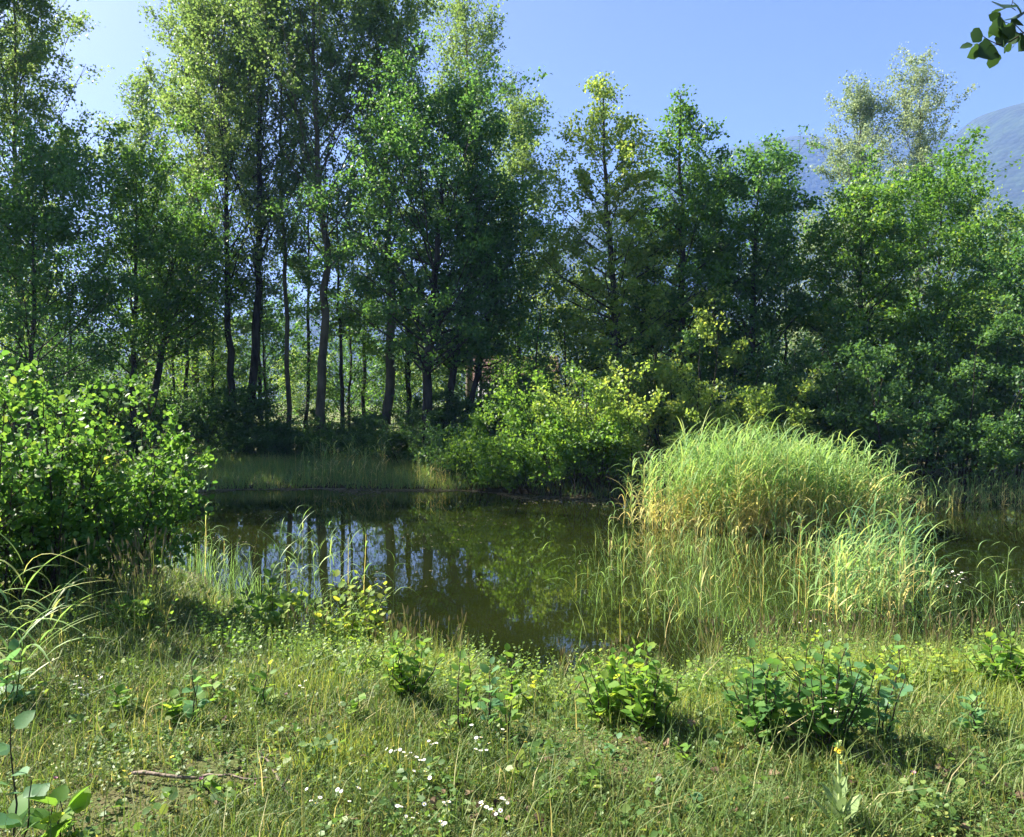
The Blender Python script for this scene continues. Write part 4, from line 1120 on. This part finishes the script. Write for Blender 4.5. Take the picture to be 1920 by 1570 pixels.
def flower_plant(heads, vbase, me, name, cat, label, group, size=1.0, seed=0):
    r = np.random.default_rng(seed)
    u0 = sum(h[0] for h in heads) / len(heads)
    p = ground_at(u0, vbase); Y = p[1]
    root = thing(name, p, label, cat, group)
    tg = Geo()
    fork = None
    tips = [np.array(at(h[0], h[1], Y + r.uniform(-.06, .06))) - np.array(p) for h in heads]
    c = np.mean(tips, 0); f = np.array([c[0] * .6, c[1] * .6, c[2] * .62])
    s = np.linspace(0, 1, 4)[:, None]
    tubes(tg, np.array([0, 0, -.01]) * (1 - s) + f * s, np.full(4, .0018), 4)
    for t in tips:
        Pm = f * (1 - s) + t * s; Pm[1:3, 2] -= .006
        tubes(tg, Pm, np.full(4, .0011), 4)
        o = bpy.data.objects.new('flower_head', me); col.objects.link(o); o.parent = root
        o.location = tuple(t); o.rotation_euler = (r.uniform(-.15, .65), r.uniform(-.3, .3), r.uniform(0, 6)); k = size * r.uniform(.8, 1.15); o.scale = (k, k, k)
    # a few stem leaves
    for q in range(4):
        tt = .2 + .6 * q / 4; a = r.uniform(0, 6.28)
        add_leaf(LM['narrow'], root, f * tt, (math.cos(a), math.sin(a), .5), (0, 0, 1), .045 * size)
    link('stem', tg.mesh('stem', M_stemgreen), root)

WF = [
 ([(136, 1275), (145, 1268), (152, 1278), (141, 1283)], 1310, 'fleabane with small white heads in the left meadow, above the other pair'), ([(183, 1266), (190, 1270), (186, 1274)], 1312, 'fleabane right of it, beside the first in the left meadow'),
 ([(150, 1290), (158, 1296), (163, 1303), (154, 1303)], 1340, 'fleabane with small white heads just below the left meadow pair'), ([(573, 1277), (562, 1286), (568, 1290)], 1320, 'fleabane with tiny white heads left of the saturated green shrub'),
 ([(725, 1405), (738, 1400), (742, 1408), (750, 1406), (757, 1411), (761, 1418), (770, 1412), (733, 1409)], 1470, 'widest fleabane umbel in the lower centre meadow'),
 ([(781, 1420), (788, 1426), (795, 1425), (786, 1444), (797, 1447), (776, 1446), (806, 1459)], 1500, 'fleabane with a loose double cluster right of the widest umbel'),
 ([(804, 1390), (811, 1396), (818, 1394)], 1450, 'small fleabane above the loose double cluster'), ([(893, 1384), (902, 1383), (917, 1394), (892, 1405), (901, 1408), (912, 1407)], 1480, 'fleabane standing right of the small one, under the centre saplings'),
 ([(884, 1360), (942, 1368)], 1430, 'two white heads above the centre fleabane'), ([(902, 1505), (912, 1514), (920, 1518), (926, 1522), (930, 1527), (938, 1520), (904, 1510)], 1590, 'fleabane with a close bunch of white heads at the bottom centre'),
 ([(945, 1500), (951, 1506), (941, 1497)], 1560, 'fleabane right of the close bunch at the bottom centre'), ([(832, 1505), (841, 1504), (836, 1510)], 1560, 'fleabane left of the close bunch at the bottom centre'),
 ([(752, 1513), (761, 1531), (774, 1534), (782, 1525)], 1590, 'fleabane with four spread heads at the bottom, left of centre'), ([(575, 1480), (583, 1502), (592, 1507), (600, 1496), (633, 1481), (640, 1484)], 1560, 'fleabane beside the right end of the fallen stick'),
 ([(655, 1503), (672, 1478), (745, 1512), (795, 1508)], 1570, 'fleabane with scattered heads between the stick and the bottom centre'), ([(826, 1541), (834, 1544), (829, 1547)], 1590, 'fleabane at the bottom edge, left of the close bunch'),
 ([(1532, 1305), (1540, 1310), (1547, 1308), (1560, 1310), (1566, 1313), (1558, 1330), (1567, 1335), (1575, 1296)], 1370, 'fleabane growing inside the lobed-leaved shrub'),
]
for k, (h, vb, lab) in enumerate(WF):
    flower_plant(h, min(vb, 1640), FW, 'fleabane', 'flower', lab, 'white fleabanes in the meadow', .85, 600 + k)
TALLW = [([(1780, 1075), (1786, 1072), (1790, 1080), (1797, 1078), (1803, 1074), (1784, 1083)], 'tall white-flowered fleabane standing against the olive water'), ([(1788, 1090), (1794, 1095), (1799, 1092), (1790, 1120), (1782, 1131), (1797, 1118), (1805, 1086)], 'second tall fleabane just below the first by the olive water'),
         ([(1676, 1105), (1684, 1100), (1690, 1106), (1671, 1118), (1680, 1126)], 'fleabane in front of the blue-green reeds'), ([(1762, 1094), (1769, 1098), (1775, 1100), (1760, 1102)], 'fleabane left of the tall pair by the olive water'),
         ([(1905, 1120), (1912, 1124), (1917, 1130), (1908, 1135), (1900, 1124)], 'fleabane at the right edge by the water'), ([(1520, 1165), (1530, 1162), (1546, 1170), (1555, 1183), (1500, 1168)], 'fleabane at the shore behind the lobed-leaved shrub')]
for k, (h, lab) in enumerate(TALLW):
    flower_plant(h, 1240, FW, 'shore_fleabane', 'flower', lab, 'tall white fleabanes at the shore', 1.15, 650 + k)
for k, (u, v, lab) in enumerate([(323, 1420, 'yellow hawkbit in the left meadow'), (40, 1503, 'yellow hawkbit in the bottom left corner'), (633, 1364, 'tiny yellow flower left of the small shrub'), (1125, 1452, 'tiny yellow flower below the bushy shrubs'),
                                 (245, 1292, 'tiny yellow flower in the upper left meadow'), (548, 1485, 'tiny yellow flower by the stick end'), (985, 1392, 'yellow flower under the centre saplings'), (1323, 1364, 'tiny yellow flower between the shrub groups')]):
    flower_plant([(u, v)], v + 26, FY, 'yellow_flower', 'flower', lab, 'small yellow flowers in the meadow', .95, 670 + k)
for k, (u, v, lab) in enumerate([(455, 1463, 'pink clover head above the fallen stick'), (478, 1475, 'brightest pink clover head on the fallen stick'), (376, 1464, 'pale pink clover head left on the stick'), (536, 1305, 'pink clover head on a long stem in the left meadow'),
                                 (102, 1463, 'pink clover head near the bottom left'), (1712, 1452, 'pink clover head at the bottom right')]):
    flower_plant([(u, v)], v + 24, FP, 'pink_clover', 'flower', lab, 'pink clover in the meadow', 1.1, 690 + k)

# mullein
def mullein():
    Y = 2.98
    x = (1580 - 960) / F * Y
    z = float(height(x, Y))
    H = Hfor(1398, Y, z)
    root = thing('mullein', (x, Y, z), 'pale woolly mullein stalk with a yellow flowering tip at the bottom right', 'flower')
    s = np.linspace(0, 1, 10)
    g = Geo(); P = np.stack([.004 * np.sin(s * 5), 0 * s, H * s], -1)
    tubes(g, P, np.linspace(.0085, .0055, 10), 9)
    m = leafmat('woolly stalk', [(0, (.18, .24, .09)), (1, (.22, .27, .11))], trans=.05, rough=.95, spec=.1)
    link('stalk', g.mesh('stalk', m, True), root)
    g = Geo()
    r = np.random.default_rng(5)
    n = 150
    t = r.random(n); a = r.uniform(0, 6.28, n)
    rr = .010 * np.sin(PI * np.clip(t * .85 + .12, 0, 1))
    pos = np.stack([rr * np.cos(a), rr * np.sin(a), H * .80 + t * H * .2], -1)
    D = norm(np.stack([np.cos(a), np.sin(a), np.full(n, 1.3)], -1)); Nn = norm(np.stack([-np.cos(a), -np.sin(a), np.full(n, .6)], -1))
    place(g, KITE, pos, D, Nn, r.uniform(.008, .013, n), r.random(n))
    link('bud_spike', g.mesh('bud_spike', m), root)
    for (da, dz, k) in ((-.3, .93, 1.2), (-1.2, .945, 1.25), (2.2, .95, 1.0), (3.0, .92, 1.2), (-2.1, .915, 1.15), (-1.6, .80, .9), (.6, .96, .9)):
        o = bpy.data.objects.new('blossom', FY); col.objects.link(o); o.parent = root
        o.location = (.011 * math.cos(da), .011 * math.sin(da), H * dz); o.rotation_euler = (0, 1.0, da); o.scale = (k * .85,) * 3
    for i in range(20):
        t = i / 20; a = i * 2.4 + .4
        L = .13 * (1 - t) ** 1.2 + .025
        e = 1.0 + .25 * t
        D = (math.cos(a) * math.cos(e), math.sin(a) * math.cos(e), math.sin(e)); Nn = (-math.cos(a) * math.sin(e), -math.sin(a) * math.sin(e), math.cos(e))
        o = add_leaf(LM['mullein'], root, (.006 * math.cos(a), .006 * math.sin(a), H * (.02 + .72 * t)), D, Nn, L)
mullein()

# ------------------------------------------------------------------ sticks and fallen leaves
def stick(pts, rad_, label):
    w = [np.array(ground_at(u, v)) + np.array([0, 0, .035]) for (u, v) in pts]
    P = np.array(w)
    t = np.linspace(0, 1, 14); q = np.linspace(0, 1, len(P))
    C = np.stack([np.interp(t, q, P[:, k]) for k in range(3)], -1)
    rr = np.random.default_rng(int(pts[0][0])); C += rr.normal(0, .004, C.shape)
    base = C[0].copy(); C -= base
    g = Geo(); tubes(g, C, np.linspace(rad_, rad_ * .45, 14) * (1 + .15 * rr.normal(size=14)), 6)
    for k in (4, 8, 10):
        d = np.array([rr.normal(0, .03), rr.normal(0, .03), .035]); tubes(g, np.array([C[k], C[k] + d * .6, C[k] + d]), np.array([.003, .002, .001]), 4)
    tag(link('fallen_stick', g.mesh('fallen_stick', M_stick, True), None, tuple(base)), label, 'stick', 'dead sticks on the meadow')
stick([(250, 1466), (330, 1474), (400, 1474), (470, 1480), (548, 1484)], .008, 'long dark fallen stick lying across the lower left meadow')
stick([(550, 1515), (530, 1490), (505, 1450), (482, 1425)], .007, 'pale bent stick crossing the right end of the long one')
stick([(1495, 1345 + 60), (1440, 1380), (1395, 1350)], .004, 'thin dry twig left of the lobed-leaved shrub')
stick([(1700, 1475), (1640, 1440), (1600, 1425)], .004, 'thin dry twig right of the yellow flower spike')

dl = leaf_mesh('fallen_leaf', M_dead, 'round')
dl2 = leaf_mesh('fallen_leaf', M_dead, 'oval')
rr = np.random.default_rng(900)
spots = []
for (u0, u1, v0, v1, n) in [(950, 1920, 1420, 1565, 95), (620, 960, 1490, 1565, 26), (560, 700, 1410, 1440, 5), (100, 620, 1330, 1565, 22), (1150, 1500, 1360, 1440, 22)]:
    for _ in range(n): spots.append((rr.uniform(u0, u1), rr.uniform(v0, v1)))
for k, (u, v) in enumerate(spots):
    p = ground_at(u, v)
    o = bpy.data.objects.new('fallen_leaf', dl if k % 2 else dl2); col.objects.link(o)
    s = rr.uniform(.025, .055)
    o.location = (p[0], p[1], p[2] + rr.uniform(.012, .035)); o.rotation_euler = (rr.normal(0, .45), rr.normal(0, .45), rr.uniform(0, 6.28)); o.scale = (s, s, s * rr.uniform(1, 3))
    where = 'bottom right meadow' if u > 1280 else 'bottom centre meadow' if u > 640 else 'left meadow'
    tag(o, 'curled brown dead leaf lying in the grass of the ' + where, 'dead leaf', 'dead leaves in the ' + where)

# ------------------------------------------------------------------ overhanging branch of a tree behind the camera's right
def overhang():
    Y = 3.9
    bx, by = 4.6, 3.4
    root = thing('overhanging_tree', (bx, by, float(height(bx, by))), 'tree outside the right edge whose dark leafy twig hangs into the top right corner', 'tree')
    r = np.random.default_rng(77)
    z0 = root.location.z
    base = np.array([bx, by, z0])
    tg = Geo()
    s = np.linspace(0, 1, 12)
    C = np.stack([.1 * np.sin(s * 3), .1 * s, 7.0 * s - .2], -1)
    tubes(tg, C, .11 * (1 - s) ** .7 + .01, 10)
    link('trunk', tg.mesh('trunk', M_bark, True), root)
    # crown outside the frame: limbs kept to the right and behind
    n1 = 26
    az = r.uniform(-2.2, 1.0, n1); el = r.uniform(.1, 1.0, n1)
    tt = r.uniform(.35, .98, n1)
    st = np.stack([.1 * np.sin(tt * 3), .1 * tt, 7 * tt - .2], -1)
    L = r.uniform(1.2, 2.2, n1)
    d = np.stack([np.cos(az) * np.cos(el), np.sin(az) * np.cos(el), np.sin(el)], -1)
    P1 = curve_lines(st, d, L, 7, np.full(n1, .1), .03, r)
    cg = Geo(); tubes(cg, P1, np.linspace(.025, .006, 7)[None, :] * np.ones((n1, 1)), 5)
    pos, D, Nn, S_ = make_crown('', None, r, P1, L, None, .075, 8, 6000, .4, .12, .5, .1, tg=cg)
    g = Geo(); place(g, KITE, pos, D, Nn, S_, r.random(len(pos)))
    link('limbs', cg.mesh('limbs', M_bark, True), root); link('crown', g.mesh('crown', M_alder), root)
    # the branch seen in the corner
    bg_ = Geo()
    def W(u, v, dy=0): return np.array(at(u, v, Y + dy)) - base
    st0 = np.array([.1, .1, 3.3 - z0])
    main = [st0, W(2100, 60, -.1), W(1990, 30), W(1919, 62), W(1895, 78), W(1872, 84), W(1855, 76), W(1840, 66)]
    def tw(pts, r0, r1):
        P = np.array(pts); tubes(bg_, P, np.linspace(r0, r1, len(P)), 5)
    tw(main[:4], .012, .004); tw(main[3:], .004, .0015)
    tw([W(1990, 30), W(1930, -10), W(1900, -3), W(1896, 14), W(1905, 20)], .006, .0015)
    tw([W(1905, 48), W(1885, 42), W(1876, 34)], .002, .001)
    tw([W(1872, 84), W(1850, 86), W(1825, 83)], .002, .001)
    tw([W(1919, 62), W(1905, 48)], .003, .002)
    br = link('branch', bg_.mesh('branch', M_twig, True), root)
    LV = [(1805, 87, 1824, 84, 20), (1837, 56, 1824, 80, 26), (1822, 104, 1839, 88, 24), (1846, 98, 1866, 88, 26), (1860, 122, 1868, 98, 30), (1858, 66, 1862, 46, 22), (1866, 56, 1886, 46, 22), (1859, 30, 1876, 36, 22),
          (1862, 42, 1878, 41, 18), (1882, 2, 1884, 16, 20), (1864, 22, 1884, 16, 22), (1897, 28, 1910, 34, 34), (1908, 12, 1915, 30, 32), (1880, 80, 1878, 60, 30), (1886, 94, 1880, 78, 24), (1895, 92, 1885, 86, 20), (1896, 62, 1880, 52, 34),
          (1908, 52, 1900, 50, 28), (1898, 74, 1914, 64, 26), (1904, 86, 1908, 74, 20), (1917, 88, 1920, 66, 26), (1888, 68, 1874, 58, 26), (1902, 40, 1916, 44, 30), (1920, 20, 1935, 12, 34), (1930, 60, 1950, 40, 34), (1945, 90, 1955, 60, 34), (1940, 30, 1960, 10, 34)]
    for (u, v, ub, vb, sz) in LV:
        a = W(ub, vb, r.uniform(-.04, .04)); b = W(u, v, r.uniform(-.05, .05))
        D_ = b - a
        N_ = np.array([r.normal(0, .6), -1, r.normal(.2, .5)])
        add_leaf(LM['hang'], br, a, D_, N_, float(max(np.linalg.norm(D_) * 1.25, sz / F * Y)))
overhang()

# ------------------------------------------------------------------ the house behind the trees
def box(g, x0, x1, y0, y1, z0, z1, mi=0):
    g.add([(x0, y0, z0), (x1, y0, z0), (x1, y1, z0), (x0, y1, z0), (x0, y0, z1), (x1, y0, z1), (x1, y1, z1), (x0, y1, z1)],
          [(0, 3, 2, 1), (4, 5, 6, 7), (0, 1, 5, 4), (1, 2, 6, 5), (2, 3, 7, 6), (3, 0, 4, 7)], mi=mi)
def house():
    Y = 46
    x0, x1 = (885 - 960) / F * Y, (1050 - 960) / F * Y
    zg = float(height(0, Y))
    root = thing('house', ((x0 + x1) / 2, Y, zg), 'small pale house with a reddish tiled roof glimpsed behind the trees', 'house')
    hw = (x1 - x0) / 2; dp = 3.6
    ze = Hfor(713, Y, zg); zr = Hfor(668, Y, zg)
    mw = plainmat('pale plaster', (.42, .43, .43)); mt = barkmat('weathered clay tiles', (.22, .12, .085), (.42, .27, .20), 9, 1); mg = plainmat('dark window glass', (.03, .04, .05), .1, .6); mf = plainmat('brown window frame', (.12, .07, .04))
    g = Geo(); box(g, -hw + .35, hw - .35, 0, dp, -.3, ze)
    g.add([(-hw + .35, .0, ze), (-hw + .35, dp, ze), (-hw + .35, dp / 2, zr - .12), (hw - .35, 0, ze), (hw - .35, dp, ze), (hw - .35, dp / 2, zr - .12)], None, [(0, 2, 1), (3, 4, 5)])
    link('wall', g.mesh('wall', mw), root)
    g = Geo(); n = 15
    for sgn in (0, 1):
        for k in range(n):
            t0, t1 = k / n, (k + 1) / n
            ya, yb = -.45 + (dp / 2 + .45) * t0, -.45 + (dp / 2 + .45) * t1 + .04
            za, zb = ze - .1 + (zr - ze + .1) * t0, ze - .1 + (zr - ze + .1) * t1
            if sgn: ya, yb = dp - ya, dp - yb
            m_ = 42
            xs = np.linspace(-hw, hw, m_ + 1); zz = .035 * (np.arange(m_ + 1) % 2)
            Va = np.stack([xs, np.full(m_ + 1, ya), za + .05 + zz], -1); Vb = np.stack([xs, np.full(m_ + 1, yb), zb + zz], -1); Vc = np.stack([xs, np.full(m_ + 1, ya), np.full(m_ + 1, za - .02)], -1)
            i = np.arange(m_)
            g.add(np.concatenate([Va, Vb, Vc]), np.concatenate([np.stack([i, i + 1, m_ + 2 + i, m_ + 1 + i], -1), np.stack([2 * m_ + 2 + i, 2 * m_ + 3 + i, i + 1, i], -1)]))
    rf = link('roof', g.mesh('roof', mt), root)
    g = Geo(); tubes(g, np.array([(-hw, dp / 2, zr + .02), (0, dp / 2, zr + .02), (hw, dp / 2, zr + .02)]), np.full(3, .09), 6); link('ridge', g.mesh('ridge', mt), rf)
    for wx in (-1.2, .9):
        g = Geo(); box(g, wx - .45, wx + .45, -.05, -.003, ze - 1.5, ze - .45); w = link('window', g.mesh('window', mf), root)
        g = Geo(); box(g, wx - .38, wx + .38, -.07, -.052, ze - 1.43, ze - .52); link('pane', g.mesh('pane', mg), w)
    g = Geo(); box(g, -.2, .45, -.05, -.003, -.1, ze - .45); link('door', g.mesh('door', mf), root)
house()
